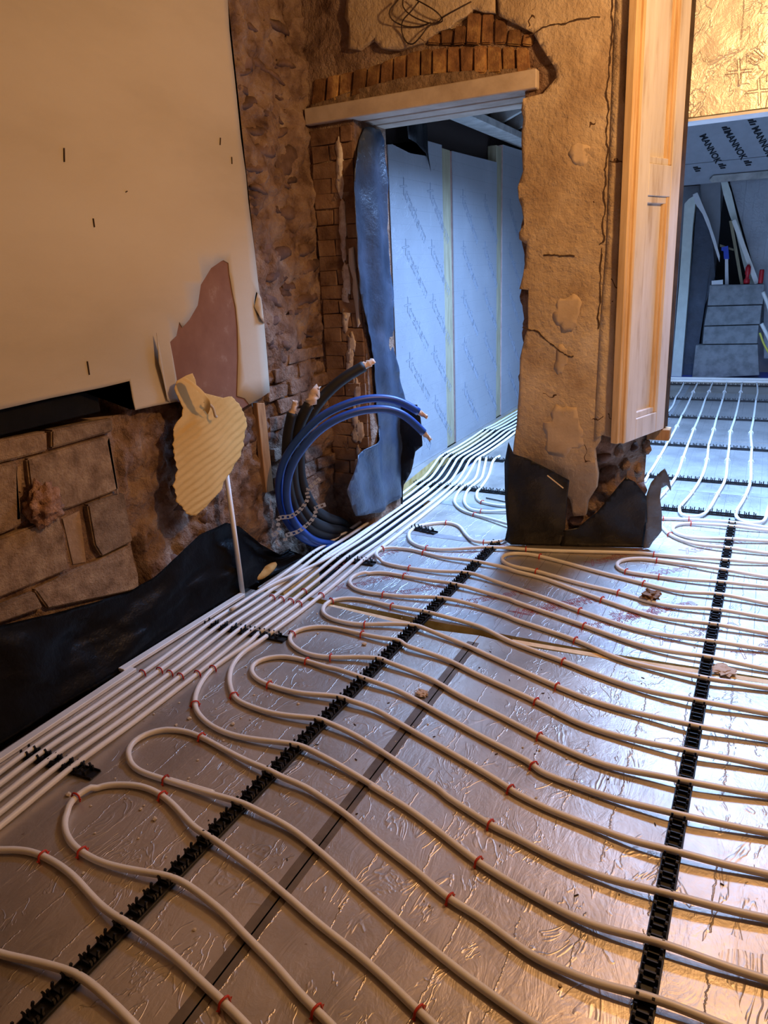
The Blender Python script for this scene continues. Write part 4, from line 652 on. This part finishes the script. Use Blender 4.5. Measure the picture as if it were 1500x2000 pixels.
bmesh.ops.solidify(bm, geom=list(bm.faces), thickness=.0012)
tag(obj('damp_proof_membrane', bm, M['dpm'], smooth=True), 'black plastic membrane turned up along the foot of the left wall', 'membrane')
jd = empty('damp_proof_membrane', (-1.98, 3.8, .05))
bm = N(); sheet(bm, JAMB_DPM, .035, lambda u, v: (-1.992 + .018 * fbm(3, u, v, 4) + .012 * math.sin(u * 26 + v * 2), u, v), (.0015, 0, 0)); obj('hanging_sheet', bm, M['dpm_blue'], jd)
bm = N(); sheet(bm, JAMB_FLAP, .03, lambda u, v: (u, 4.02 + .02 * fbm(u, 1, v, 6), v), (0, .0015, 0)); obj('loose_flap', bm, M['dpm'], jd)
tag(jd, 'long blue-black plastic sheet hanging down the left side of the doorway', 'membrane')
pd = empty('damp_proof_membrane', (-.8, 3.56, .02))
for k, (p0, dd, lean, poly) in enumerate(PIL_DPM):
    nx, ny = dd[1], -dd[0]; amp = (.014, .016, .022)[k]
    def fun(u, v):
        w = (amp * fbm(u + k, 3, v, 5) + amp * .5 * math.sin(u * 25 + v * 14)) * min(1, v * 8) + lean * v
        return (p0[0] + dd[0] * u + nx * w, p0[1] + dd[1] * u + ny * w, v)
    bm = N(); sheet(bm, poly, .025, fun, (-nx * .0015, -ny * .0015, 0)); obj(('left_sheet', 'front_sheet', 'folded_corner')[k], bm, M['dpm_lit' if k == 2 else 'dpm'], pd)
bm = N(); bar(bm, (-.915, 3.525, .452), (-.835, 3.545, .385), .005, .005); obj('pale_crease', bm, M['foam_cream'], pd)
tag(pd, 'crumpled black plastic wrapped around the foot of the plastered pillar', 'membrane')

# ---- coil of insulated pipes in the corner
CK = {'blue1': ('outer bright blue insulated pipe curving out of the coil towards the doorway', 'blue', .0215), 'blue2': ('inner bright blue insulated pipe of the coil, its end the lower one', 'blue', .0215),
      'black1': ('black foam pipe of the coil rising highest with a taped white end', 'blackpipe', .030), 'black2': ('black foam pipe of the coil topped by a big scrunch of tape', 'blackpipe', .030),
      'black3': ('black foam pipe of the coil nearest the batten with a small taped end', 'blackpipe', .027)}
TAILS = {'black1': (3, [(-2.13, 3.29, .15), (-2.17, 3.50, .045), (-2.12, 3.56, -.03), (-2.02, 3.60, -.06)]), 'black2': (3, [(-2.115, 3.26, .10), (-2.14, 3.44, .02), (-2.08, 3.54, -.04), (-1.98, 3.59, -.06)]),
         'black3': (3, [(-2.12, 3.20, .085), (-2.13, 3.38, .0), (-2.06, 3.50, -.05), (-1.96, 3.60, -.06)]), 'blue1': (2, [(-2.14, 3.13, .05), (-2.115, 3.22, .0), (-2.05, 3.32, -.05), (-1.98, 3.42, -.06)]),
         'blue2': (3, [(-2.115, 3.04, .135), (-2.12, 3.15, .06), (-2.11, 3.27, .0), (-2.02, 3.38, -.055)])}
for k, (lab, mt, r) in CK.items():
    pts = [Vector(p) for p in COIL[k]]
    for p in pts: p.z = max(p.z, r + .002); p.x = max(p.x, -2.235)
    e = pts[-1]
    cut, tail = TAILS[k]                 # the coil dips under the white pipes into the floor channel
    pts = pts[:len(pts) - cut] + [Vector(p) for p in tail]
    path = relax(cat(pts, .02), 4); root = empty('insulated_pipe', (path[-1].x, path[-1].y, 0))
    tag(root, lab, 'pipe', 'coiled pipes in the corner')
    bm = N(); tube(bm, path, r, 14); obj('sleeve', bm, M[mt], root)
    d = (path[0] - path[2]).normalized(); bm = N()
    big = 1.7 if k == 'black2' else 1.0
    L = .075 * (1.5 if k == 'black2' else 1)
    P = [path[0] - d * .01 + d * L * t / 8 for t in range(9)]
    tube(bm, P, r, 9, True, [r * (.72 + .0 * t) * (big if 1 < t < 7 else 1) * (1 - .05 * t) for t in range(9)])
    for v in bm.verts: v.co += Vector((random.uniform(-1, 1), random.uniform(-1, 1), random.uniform(-1, 1))) * .006 * big
    obj('taped_end', bm, M['tape'], root)
for k, l in enumerate(BANDS):
    bm = N(); P = cat([Vector(p) + Vector((.0, -.01, 0)) for p in l], .012); n = len(P)
    for i in range(n - 1):
        a, b = P[i], P[i + 1]
        if i % 2 == 0: bar(bm, a, b, .002, .022, (.3, .3, .9))
        else:
            for s in (-.009, .009): bar(bm, a + Vector((0, 0, s)), b + Vector((0, 0, s)), .002, .005, (.3, .3, .9))
    tag(obj('perforated_band', bm, M['band']), ('upper' if k == 0 else 'lower') + ' perforated metal band strapped around the pipe coil', 'metal band', 'bands around the coil')
# the same pipes running on under the white pipes into the passage
for k, (x, mt, lab) in enumerate(((-2.10, 'blackpipe', 'black pipe in the floor channel, leftmost under the white pipe bundle'), (-2.035, 'blackpipe', 'black pipe in the floor channel, second from the left under the bundle'), (-1.975, 'blackpipe', 'black pipe in the floor channel, third from the left under the bundle'), (-1.905, 'blue', 'blue pipe in the floor channel under the right side of the bundle'))):
    P = cat([(x + .06 + .02 * k, 3.12, -.045), (x + .02, 3.5, -.05), (x, 4.2, -.05), (x - .03, 4.7, -.05), (x - .09, 5.3, -.05), (x - .08, 6.5, -.05), (x - .07, 8.6, -.05)], .06)
    bm = N(); tube(bm, P, .026, 10); tag(obj('channel_pipe', bm, M[mt]), lab, 'pipe', 'pipes in the floor channel')
# ================================================================== underfloor heating
RAILS = [  # (x0,y0,x1,y1,label, far)
 (-1.241, .30, -1.213, 3.60, 'long black clip rail crossing the pipe loops on the left', 0),
 (-.072, .85, -.040, 4.44, 'long black clip rail crossing the pipe runs on the right', 0),
 (-2.08, 1.205, -1.755, 1.225, 'short black clip rail under the straight pipes at the lower left', 0),
 (-2.125, 2.185, -1.695, 2.205, 'short black clip rail under the straight pipes, middle one by the wall', 0),
 (-2.145, 3.065, -1.725, 3.085, 'short black clip rail under the straight pipes beside the coil', 0),
 (-2.165, 4.53, -1.16, 4.50, 'black clip rail across the floor just inside the doorway', 0),
 (-2.285, 5.335, -1.735, 5.32, 'black clip rail under the bundle in the passage, second from the doorway', 0),
 (-2.285, 6.305, -1.66, 6.29, 'black clip rail under the bundle in the passage, farthest from the doorway', 0),
 (-1.775, 3.665, -1.60, 3.63, 'loose short piece of black clip rail lying inside a pipe loop', 0),
 (-.62, 4.515, .125, 4.53, 'clip rail of the back room nearest the pillar', 0),
 (-.9, 5.215, .75, 5.23, 'second clip rail of the back room from the pillar', 0),
 (-1.0, 6.22, .75, 6.235, 'third clip rail of the back room from the pillar', 0),
 (-1.1, 7.385, .75, 7.42, 'fourth clip rail of the back room from the pillar', 1),
 (-1.1, 8.385, .75, 8.42, 'fifth clip rail of the back room from the pillar', 1),
 (-1.2, 9.40, .75, 9.45, 'farthest clip rail of the back room beside the white pipes', 1)]
def clip_bm(bm, x=0.):
    for sy in (-.016, .016):
        for sx in (-.0135, .0135):
            bar(bm, (x + sx, sy, .003), (x + sx * 1.08, sy, .021), .005, .007, (0, 1, 0))
            bar(bm, (x + sx * 1.08, sy, .021), (x + sx * .86, sy, .029), .005, .006, (0, 1, 0))
        bar(bm, (x + .0235, sy, .002), (x + .0235, sy, .022), .006, .006, (0, 1, 0))
    box(bm, x - .016, x - .0125, -.016, .016, .003, .013); box(bm, x + .0125, x + .016, -.016, .016, .003, .013)
bm = N(); clip_bm(bm); me_clip = bpy.data.meshes.new('clip'); bmesh.ops.recalc_face_normals(bm, faces=bm.faces); bm.to_mesh(me_clip); bm.free(); me_clip.materials.append(M['black'])
for x0, y0, x1, y1, lab, far in RAILS:
    a = Vector((x0, y0, 0)); b = Vector((x1, y1, 0)); L = (b - a).length; n = int(L / .05)
    root = empty('clip_rail', (x0, y0, .0018), math.atan2(y1 - y0, x1 - x0))
    tag(root, lab, 'clip rail', 'black pipe clip rails')
    bm = N()
    box(bm, 0, L, -.023, .023, 0, .0025)
    for s in (-.0205, .0205): box(bm, 0, L, s - .0015, s + .0015, .0025, .009)
    obj('base_strip', bm, M['black'], root, local=True)
    if far:
        bm = N()
        for k in range(n): clip_bm(bm, .025 + .05 * k)
        tag(obj('clips', bm, M['black'], root, local=True), kind='stuff')
    else:
        for k in range(n): link('clip', me_clip, root, (.025 + .05 * k, 0, 0))

RP = .0098
def lift(p):
    d = min(abs(p.x + 1.225), abs(p.x + .055)); 
    z = RP + .001 + .0105 * math.exp(-(d / .16) ** 2)
    for yy in (1.21, 2.19, 3.07, 4.52, 5.33, 6.3):
        if p.x < -1.7: z = max(z, RP + .001 + .011 * math.exp(-((p.y - yy) / .2) ** 2))
    return z
PATHS = []
def pipe(name, pts, label, group, r=RP, step=.02, zf=lift, mat='pipe', rl=3):
    P = relax(cat([Vector((x, y, 0)) for x, y in pts], step), rl)
    for p in P: p.z = zf(p)
    bm = N(); tube(bm, P, r, 10); o = obj(name, bm, M[mat])
    tag(o, label, 'pipe', group); PATHS.append((o, P, label)); return o
LAB = {'loop1': 'heating pipe loop nearest the camera, its bend cut off by the left edge', 'loop2': 'nearest full heating pipe loop, its bend at the lower left',
 'loop3': 'second full heating pipe loop from the camera with a long bend', 'T7': 'heating pipe curving out of the wall bundle, the nearer of two', 'T8': 'heating pipe curving out of the wall bundle, the farther of two',
 'loop4': 'heating pipe loop with its bend right behind the curve from the bundle', 'loop5': 'heating pipe loop whose bend touches the end of the short clip rail', 'loop6': 'heating pipe loop lying over the yellow foam joint',
 'loop7': 'heating pipe loop on the red printed board just beyond the yellow joint', 'loop8': 'heating pipe loop beyond the printed lettering, bend beside the bundle', 'T19': 'heating pipe snaking round the loose clip rail piece and past the pillar foot',
 'R1': 'heating pipe loop starting in front of the pillar foot', 'R2': 'small heating pipe loop right of the pillar foot', 'R3': 'single heating pipe coming from behind the pillar membrane, right side', 'R4': 'narrow heating pipe loop at the start of the wide opening', 'R5': 'straight heating pipe along the threshold of the wide opening',
 'P1': 'heating pipe bending to the right inside the doorway, the longest of three', 'P2': 'heating pipe bending to the right inside the doorway, middle of three', 'P3': 'heating pipe bending to the right inside the doorway, shortest of three',
 'f0': 'back room pipe nearest the shutter, mostly hidden behind it', 'fa': 'second back room pipe from the shutter', 'fb': 'back room pipe running down behind the pillar membrane', 'fc': 'back room pipe pair joined by a bend right of the pillar', 'fe': 'back room pipe pair joined by a bend at the right edge'}
for k, pts in PIPES.items():
    far = k[0] == 'f'
    zf = (lambda p: RP + .001 + .009 * max(math.exp(-((p.y - yy) / .2) ** 2) for yy in (4.52, 5.22, 6.23, 7.4, 8.4, 9.43))) if far else lift
    pipe('heating_pipe', pts, LAB[k], 'heating pipes of the back room' if far else ('heating pipes bending inside the doorway' if k[0] == 'P' else 'heating pipe loops on the near floor'), step=.05 if far else .02, zf=zf, rl=2 if far else 3)
BX = {1.2: (-2.05, -2.0, -1.945, -1.89, -1.84), 2.19: (-2.09, -2.035, -1.98, -1.925, -1.87, -1.82, -1.77), 3.07: (-2.11, -2.06, -2.01, -1.955, -1.90, -1.845, -1.79), 4.52: (-2.13, -2.075, -2.022, -1.965, -1.91, -1.858, -1.815), 5.33: (-2.26, -2.21, -2.153, -2.10, -2.045, -1.992, -1.94), 6.3: (-2.26, -2.21, -2.158, -2.10, -2.045, -1.992, -1.94)}
words = ('first', 'second', 'third', 'fourth', 'fifth', 'sixth', 'seventh')
for i in range(7):
    p = []
    if i < 5: p += [(BX[1.2][i] + .03, .55), (BX[1.2][i], 1.2)]
    p += [(BX[2.19][i], 2.19), (BX[3.07][i], 3.07), ((BX[3.07][i] + BX[4.52][i]) / 2, 3.9), (BX[4.52][i], 4.52), (BX[4.52][i] - .015, 4.68), (BX[5.33][i] + .01, 5.18), (BX[5.33][i], 5.33), (BX[6.3][i], 6.3), (BX[6.3][i] + .05 * (1 if i > 3 else 1), 8.5)]
    pipe('supply_pipe', p, 'straight white pipe along the left wall, ' + words[i] + ' from the wall', 'straight white pipes along the left wall', step=.04)
P = [(-2.07, 2.30), (-2.055, 2.6), (-1.985, 3.07), (-1.99, 3.9), (-1.99, 4.4)]
pipe('supply_pipe', P, 'white pipe crossing over the bundle diagonally beside the coil', 'straight white pipes along the left wall', zf=lambda p: RP + .013 + .012 * math.exp(-((p.y - 2.5) / .3) ** 2), step=.04)
# white edging strips by the membrane
for a, b, lab in (((-2.118, .6, .009), (-2.133, 1.755, .009), 'white edging strip along the wall membrane, the nearer piece'), ((-2.165, 1.72, .014), (-2.15, 2.49, .014), 'white edging strip along the wall membrane, the farther piece ending at the upright pipe')):
    bm = N(); bar(bm, a, b, .034, .016); bevel(bm, .002); tag(obj('edging_strip', bm, M['pipe']), lab, 'edging strip', 'white edging strips by the membrane')

# red staples pushed over the pipes
bm = N()
U = [(0, -.0145, -.002), (0, -.0145, .012), (0, -.012, .0205), (0, -.0055, .0245), (0, .0055, .0245), (0, .012, .0205), (0, .0145, .012), (0, .0145, -.002)]
tube(bm, [Vector(p) for p in U], .0030, 6)
for s in (-1, 1): bar(bm, (0, s * .0145, .003), (0, s * .0205, .010), .003, .002, (1, 0, 0))
me_st = bpy.data.meshes.new('pipe_staple'); bmesh.ops.recalc_face_normals(bm, faces=bm.faces); bm.to_mesh(me_st); bm.free(); me_st.materials.append(M['red'])
me_sw = me_st.copy(); me_sw.materials.clear(); me_sw.materials.append(M['white'])
SHORT = {LAB['fc']: 'joined pipe pair right of the pillar', LAB['fe']: 'joined pipe pair at the right edge', LAB['T7']: 'nearer pipe curving out of the bundle', LAB['T8']: 'farther pipe curving out of the bundle', LAB['P1']: 'longest pipe bending inside the doorway', LAB['P2']: 'middle pipe bending inside the doorway', LAB['P3']: 'shortest pipe bending inside the doorway'}
for i_, w_ in enumerate(words): SHORT['straight white pipe along the left wall, ' + w_ + ' from the wall'] = w_ + ' straight pipe from the left wall'
used = {}
def staple(x, y, me, word):
    best = None
    for o, P, lab in PATHS:
        for i in range(1, len(P) - 1):
            d = (P[i].x - x) ** 2 + (P[i].y - y) ** 2
            if best is None or d < best[0]: best = (d, P, i, lab)
    d, P, i, lab = best
    t = P[i + 1] - P[i - 1]
    o = link('pipe_staple', me, None, (P[i].x, P[i].y, max(.0, P[i].z - RP - .001)), math.atan2(t.y, t.x))
    short = SHORT.get(lab, ' '.join(lab.replace(',', '').split()[:9]))
    used.setdefault((word, short), []).append(o)
for x, y in STAPLES: staple(x, y, me_st, 'red')
for x, y in FAR_STAPLES: staple(x, y, me_sw, 'pale')
ordw = ('leftmost', 'second from the left', 'third from the left', 'fourth from the left', 'fifth from the left', 'sixth from the left', 'seventh from the left', 'eighth from the left')
ordf = ('nearest', 'second nearest', 'third nearest', 'fourth nearest', 'fifth nearest', 'sixth nearest', 'seventh nearest', 'eighth nearest')
from bpy_extras.object_utils import world_to_camera_view
bpy.context.view_layer.update()
for (word, short), l in used.items():
    far = word == 'pale'
    l.sort(key=lambda o: -world_to_camera_view(S, cam, o.location).z * -1 if far else world_to_camera_view(S, cam, o.location).x)
    for k, o in enumerate(l):
        w = '' if len(l) == 1 else (ordf if far else ordw)[k] + ' '
        sh_ = ' '.join(short.split()[:16 - len(w.split()) - 4])
        tag(o, w + word + ' staple over the ' + sh_, 'staple', word + ' plastic pipe staples')

# red lettering on the printed board
pboard = [o for o in floor.children if o.name.startswith('insulation_board')][3]
tm = text('Xtratherm', .094, M['print_red'], .0011)
for x, y, a, L in PRINTS:
    o = link('printed_lettering', tm, pboard); s = 1.0; o.scale = (s, s, .15)
    o.location = Vector((x + .02, y - .01, .0009)) - floor.location - pboard.location; o.rotation_euler = (0, 0, a)
# short codes printed along some pipes are too small to read and left to the plastic

# ---- bits on the floor
def leaf(name, x, y, s, mat, lab, z=.0, hgt=.5):
    bm = N(); bmesh.ops.create_icosphere(bm, subdivisions=3, radius=1)
    for v in bm.verts:
        n = .75 + .9 * abs(fbm(v.co.x + x * 9, v.co.y, v.co.z, 1.5, 4)) + .35 * fbm(v.co.x, v.co.y + y * 5, v.co.z, 3, 3)
        v.co = Vector((v.co.x * n * s * .5, v.co.y * n * s * .5, v.co.z * n * s * .5 * hgt))
    lo = min(v.co.z for v in bm.verts)
    for v in bm.verts: v.co += Vector((x, y, z + .001 - lo))
    tag(obj(name, bm, M[mat]), lab, 'leaf' if 'leaf' in name else 'scrap')
leaf('dry_leaf', -.325, 3.17, .078, 'leaf', 'curled dark brown dry leaf lying over a heating pipe', .004)
leaf('dry_leaf', .005, 2.645, .07, 'wood_chip', 'pale tan flattened leaf by the right clip rail', hgt=.2)
leaf('torn_scrap', -.98, 2.06, .045, 'wood_chip', 'small pale torn paper scrap beside the dark joint tape', hgt=.3)
def clear(x, y, r=.024): return all((p.x - x) ** 2 + (p.y - y) ** 2 > r * r for o, P, l in PATHS for p in P) and abs(x + 1.225) > .04 and abs(x + .055) > .04
bm = N()
for k in range(150):
    if k < 60: x, y = random.gauss(-1.62, .16), random.uniform(1.1, 2.6)
    else: x, y = random.uniform(-1.75, .1), random.uniform(.8, 3.3)
    if not clear(x, y): continue
    s = random.uniform(.002, .0055) if k > 8 else random.uniform(.006, .012)
    b2 = N(); bmesh.ops.create_icosphere(b2, subdivisions=1, radius=s)
    for v in b2.verts: v.co = Vector((v.co.x * random.uniform(.7, 1.4) + x, v.co.y * random.uniform(.7, 1.4) + y, max(0.0005, v.co.z * .6 + s * .4)))
    mm = bpy.data.meshes.new('c'); b2.to_mesh(mm); b2.free(); bm.from_mesh(mm); bpy.data.meshes.remove(mm)
tag(obj('plaster_crumbs', bm, M['chip']), 'pale plaster crumbs scattered over the foil floor', 'crumbs', kind='stuff')
bm = N()
for k in range(70):
    x, y = random.uniform(-1.3, .2), random.uniform(.9, 2.5); a = random.uniform(0, 6); l = random.uniform(.002, .012)
    if not clear(x, y): continue
    bar(bm, (x, y, .0015), (x + l * math.cos(a), y + l * math.sin(a), .002), .0025, .002)
tag(obj('dark_debris', bm, M['cable']), 'tiny dark splinters and grit scattered over the foil floor', 'debris', kind='stuff')
bm = N(); bar(bm, (-1.55, 4.37, .006), (-1.40, 4.33, .006), .006, .006); tag(obj('black_offcut', bm, M['black']), 'thin black plastic offcut lying by the pipes inside the doorway', 'offcut')
bm = N(); bmesh.ops.create_uvsphere(bm, u_segments=12, v_segments=8, radius=1)
for v in bm.verts: v.co = Vector((-2.19 + v.co.x * .025, 2.74 + v.co.y * .10, .028 + v.co.z * .026 + .01 * v.co.y))
tag(obj('wood_scrap', bm, M['foam'], smooth=True), 'tan rounded scrap tucked between the membrane and the pipes', 'offcut')
# ================================================================== passage and back room
tw = text('Xtratherm', .125, M['print_grey'], .0010)
bl3 = ((4.70, 5.63, 0), (5.84, 6.94, 1), (7.12, 8.4, 2))
wl3 = ('foil insulation board just inside the doorway with a notched top', 'middle foil insulation board of the passage wall', 'farthest foil insulation board of the passage wall, half hidden by the pillar')
for (y0, y1, k) in bl3:
    top = WALL_BOARDS[k]; pts = [(y0, .0)] + [(y0, top[0][1])] + [(min(max(y, y0), y1), z) for y, z in top[1:-1]] + [(y1, top[-1][1]), (y1, 0)]
    root = empty('wall_insulation_board', (-2.40, (y0 + y1) / 2, 0)); tag(root, wl3[k], 'insulation board', 'insulation boards on the passage wall')
    bm = N(); prism(bm, [(-2.358, y, z) for y, z in pts], (-.09, 0, 0)); obj('foam_core', bm, M['foam_pink'], root)
    bm = N(); prism(bm, [(-2.352, y, z) for y, z in pts], (-.006, 0, 0)); obj('foil_face', bm, M['foil_wall'], root)
    for c in range(2):
        for r in range(6):
            y = y0 + .16 + c * (y1 - y0) * .5; z = 2.05 - r * .40 + c * .0
            if z < .35 or (k == 2 and c): continue
            o = link('printed_lettering', tw, root); o.location = Vector((-2.3505, y, z)) - root.location
            o.rotation_mode = 'QUATERNION'
            o.rotation_quaternion = (Matrix.Rotation(math.radians(90), 4, 'Z') @ Matrix.Rotation(math.radians(90), 4, 'X') @ Matrix.Rotation(math.radians(-44), 4, 'Z')).to_quaternion()
for y0, y1, zt, lab in ((5.645, 5.825, 2.375, 'upright timber stud between the first two passage boards'), (6.955, 7.105, 2.54, 'upright timber stud between the last two passage boards')):
    bm = N(); box(bm, -2.45, -2.362, y0, y1, 0, zt); bevel(bm, .004); tag(obj('wall_stud', bm, M['pale_wood']), lab, 'timber', 'studs of the passage wall')
bm = N(); sheet(bm, [(4.95, 2.68), (5.32, 2.68), (5.33, 2.30), (5.36, 2.18), (5.30, 2.30), (5.0, 2.36)], .08, lambda u, v: (-2.335 + .01 * math.sin(u * 20), u, v), (.0015, 0, 0))
tag(obj('membrane_tail', bm, M['dpm']), 'dark plastic tail hanging over the top of the first passage board', 'membrane')
bm = N(); box(bm, -2.40, -2.22, 5.2, 9.8, 2.61, 2.67); bevel(bm, .004); tag(obj('wall_plate', bm, M['rafter']), 'grey timber plate along the top of the passage wall', 'timber')
for k, y in enumerate((6.0, 6.45, 6.9, 7.35, 7.8)):
    bm = N(); bar(bm, (-2.38, y, 2.73), (-1.63, y, 3.005), .05, .11); bevel(bm, .003)
    tag(obj('rafter', bm, M['rafter']), words[k] + ' sloping rafter seen through the doorway, counted from the lintel', 'timber', 'rafters over the passage')

# ---- steep boarded end of the ceiling with black print
DV = Vector((0, -.7, .6)).normalized(); NV = Vector((0, -.6, -.7)).normalized(); B0 = Vector((0, 10.0, 2.35))
def slp(x, s, w=0): return Vector((x, B0.y, B0.z)) + DV * s + NV * w
seam = (SEAM[0][1] + SEAM[1][1]) / 2
mid = slp(-.2, 0)
for k, (s0, s1) in enumerate(((seam + .004, .88), (-.08, seam - .004))):
    root = empty('ceiling_insulation_board', slp(-.2, s0)); bm = N(); v = [bm.verts.new(slp(x, s, w)) for w in (0, -.03) for x, s in ((-1.56, s0), (1.5, s0), (1.5, s1), (-1.56, s1))]
    for q in ((0, 1, 2, 3), (7, 6, 5, 4), (0, 4, 5, 1), (1, 5, 6, 2), (2, 6, 7, 3), (3, 7, 4, 0)): bm.faces.new([v[i] for i in q])
    obj('board', bm, M['grey_board'], root)
    tag(root, ('upper' if k == 0 else 'lower') + ' grey insulation board with black print on the sloping back room ceiling', 'insulation board', 'printed boards of the back room ceiling')
    if k == 0: cb_up = root
    else: cb_lo = root
tmk = text('MANNOK', .10, M['ink'], 0, 3, .0035)
bm = N()
for k in range(3): prism(bm, [(k * .030, 0, 0), (k * .030 + .022, 0, 0), (k * .030 + .040, .050 + .02 * (k == 1), 0), (k * .030 + .018, .050 + .02 * (k == 1), 0)], (0, 0, .0015))
lg = bpy.data.meshes.new('printed_mark'); bm.to_mesh(lg); bm.free(); lg.materials.append(M['ink'])
def on_board(me, x, s, ang, name, root):
    o = link(name, me, root); o.location = slp(x, s, .002) - root.location
    ex = Vector((1, 0, 0)); ey = DV; d = (ex * math.cos(ang) + ey * math.sin(ang)); e = NV.cross(d)
    o.rotation_mode = 'QUATERNION'; o.rotation_quaternion = Matrix((d, e, NV)).transposed().to_quaternion()
for (a, b2) in MARKS:
    ang = math.atan2(b2[1] - a[1], b2[0] - a[0]); on_board(tmk, a[0], a[1], ang, 'printed_lettering', cb_up)
ang = math.atan2(MARKS[0][1][1] - MARKS[0][0][1], MARKS[0][1][0] - MARKS[0][0][0])
for x, s in LOGOS: on_board(lg, x, s, ang, 'printed_mark', cb_up if s > seam else cb_lo)

def ext(name, poly, y, th, mat, lab, cat_, group=None, mat2=None, bv=0):
    bm = N(); prism(bm, [(x, y, z) for x, z in poly], (0, th, 0))
    if bv: bevel(bm, bv)
    return tag(obj(name, bm, M[mat]), lab, cat_, group)
def ground(poly):
    lo = min(z for x, z in poly); return [(x, .003 if z < lo + .03 else z) for x, z in poly]
q = FARP
ext('leaning_insulation_board', ground(q['leaning_board']), 10.05, .12, 'foamgreen', 'pale green edge of an insulation board leaning beside the shutter', 'insulation board')
ext('membrane_roll', ground(q['dark_membrane']), 10.19, .08, 'dpm_blue', 'dark blue membrane standing behind the block stack', 'membrane')
ext('torn_foil_strip', q['torn_strip'], 10.0, .012, 'white', 'pale torn foil strip drooping over the dark membrane', 'foil')
ext('grey_panel', [(x, z) for x, z in q['grey_panel']], 10.42, .04, 'grey_board', 'grey panel high up behind the dark membrane', 'panel')
ext('foam_offcut', q['foam_offcut'], 10.15, .05, 'foamgreen', 'ragged pale insulation offcut leaning behind the blocks', 'insulation board')
ext('white_plank', q['white_plank'], 10.0, .04, 'pipe', 'white painted plank leaning behind the block stack', 'plank')
ext('brown_plank', q['brown_plank'], 10.02, .04, 'pale_wood', 'narrow brown plank leaning left of the white plank', 'plank')
ext('cross_batten', q['cross_piece'], 10.2, .03, 'pale_wood', 'short brown batten across the dark gap over the blue tool', 'batten')
ext('foil_sheet_board', q['foil_sheet'], 10.22, .05, 'foil_dull', 'large dull foil board leaning against the far wall', 'insulation board')
ext('support_rail', q['top_rail'], 9.95, .06, 'rafter', 'pale timber rail under the printed ceiling boards', 'timber')
tl = empty('floor_squeegee', (-.53, 10.05, 1.17))
bm = N(); prism(bm, [(x, 10.05, z) for x, z in q['tool_handle']], (0, .03, 0)); obj('handle', bm, M['white'], tl)
bm = N(); prism(bm, [(x, 10.04, z) for x, z in q['tool_head']], (0, .05, 0)); obj('head', bm, M['tool_blue'], tl)
tag(tl, 'upright tool with a blue head and white handle behind the blocks', 'tool')
ext('gap_shade_panel', [(-.62, .9), (-.10, .9), (-.12, 1.5), (-.40, 2.2), (-.62, 2.32)], 10.40, .02, 'dark', 'black panel for the shade in the gap behind the leaning planks', 'sheet')  # dark panel added to paint the shade between the planks
names4 = ('top', 'second', 'third', 'bottom')
for k, p in enumerate(FBLOCKS):
    p = ground(p) if k == 3 else p
    z0 = min(z for x, z in p); z1 = max(z for x, z in p)
    ext('concrete_block', p, 9.9, .14, 'greyblock', names4[k] + ' grey concrete block of the stack in the back room', 'block', 'stacked blocks in the back room', bv=.004)
ext('paper_pad', FSMALL['paper'], 9.92, .08, 'white', 'small white packet on the left of the top block', 'packet')
p = FSMALL['red_gun']; cx = sum(a for a, b in p) / len(p); z0 = min(b for a, b in p); 
bm = N(); tube(bm, [Vector((cx, 9.97, z0 + t)) for t in (0, .05, .06, .10, .11, .19, .2, .22)], .03, 12, True, [.036, .036, .022, .020, .03, .03, .022, .012])
tag(obj('sealant_bottle', bm, M['redcan']), 'dark red waisted bottle on the middle of the top block', 'bottle')
p = FSMALL['can']; cx = sum(a for a, b in p) / len(p); z0 = min(b for a, b in p); z1 = max(b for a, b in p)
bm = N(); tube(bm, [Vector((cx, 9.95, z0 + (z1 - z0) * t)) for t in (0, .04, .06, .9, .95, 1)], .027, 14, True, [.024, .026, .027, .027, .024, .023])
tag(obj('drink_can', bm, M['redcan']), 'bright red drink can on the right of the top block', 'can')
for k, p in enumerate(FPIPES):
    bm = N(); tube(bm, cat([(x, 9.9, z) for x, z in p], .03), .022, 10); tag(obj('stored_pipe', bm, M['pipe']), ('upper' if k == 0 else 'lower') + ' white pipe end sticking out right of the block stack', 'pipe', 'stored pipes by the blocks')
bm = N(); tube(bm, cat([(x, 9.88, z) for x, z in HOSE], .03), .012, 10); tag(obj('yellow_hose', bm, flat('yellow_hose', (.7, .62, .10))), 'thin yellow hose curving down right of the block stack', 'hose')
for k in range(3):
    bm = N(); P = cat([(-1.6, 9.55 + .05 * k, .022 + .02 * (k % 2)), (-.4, 9.62 + .05 * k, .022 + .02 * (k % 2)), (1.2, 9.70 + .05 * k, .022 + .02 * (k % 2))], .2); tube(bm, P, .02, 10)
    tag(obj('collector_pipe', bm, M['pipe']), words[k] + ' white pipe lying across the far end of the back room floor', 'pipe', 'pipes across the far end')
bm = N(); box(bm, -1.6, 1.3, 9.78, 10.6, .001, .006); tag(obj('blue_polythene', bm, M['bluesheet']), 'blue polythene strip on the floor in front of the block stack', 'membrane')
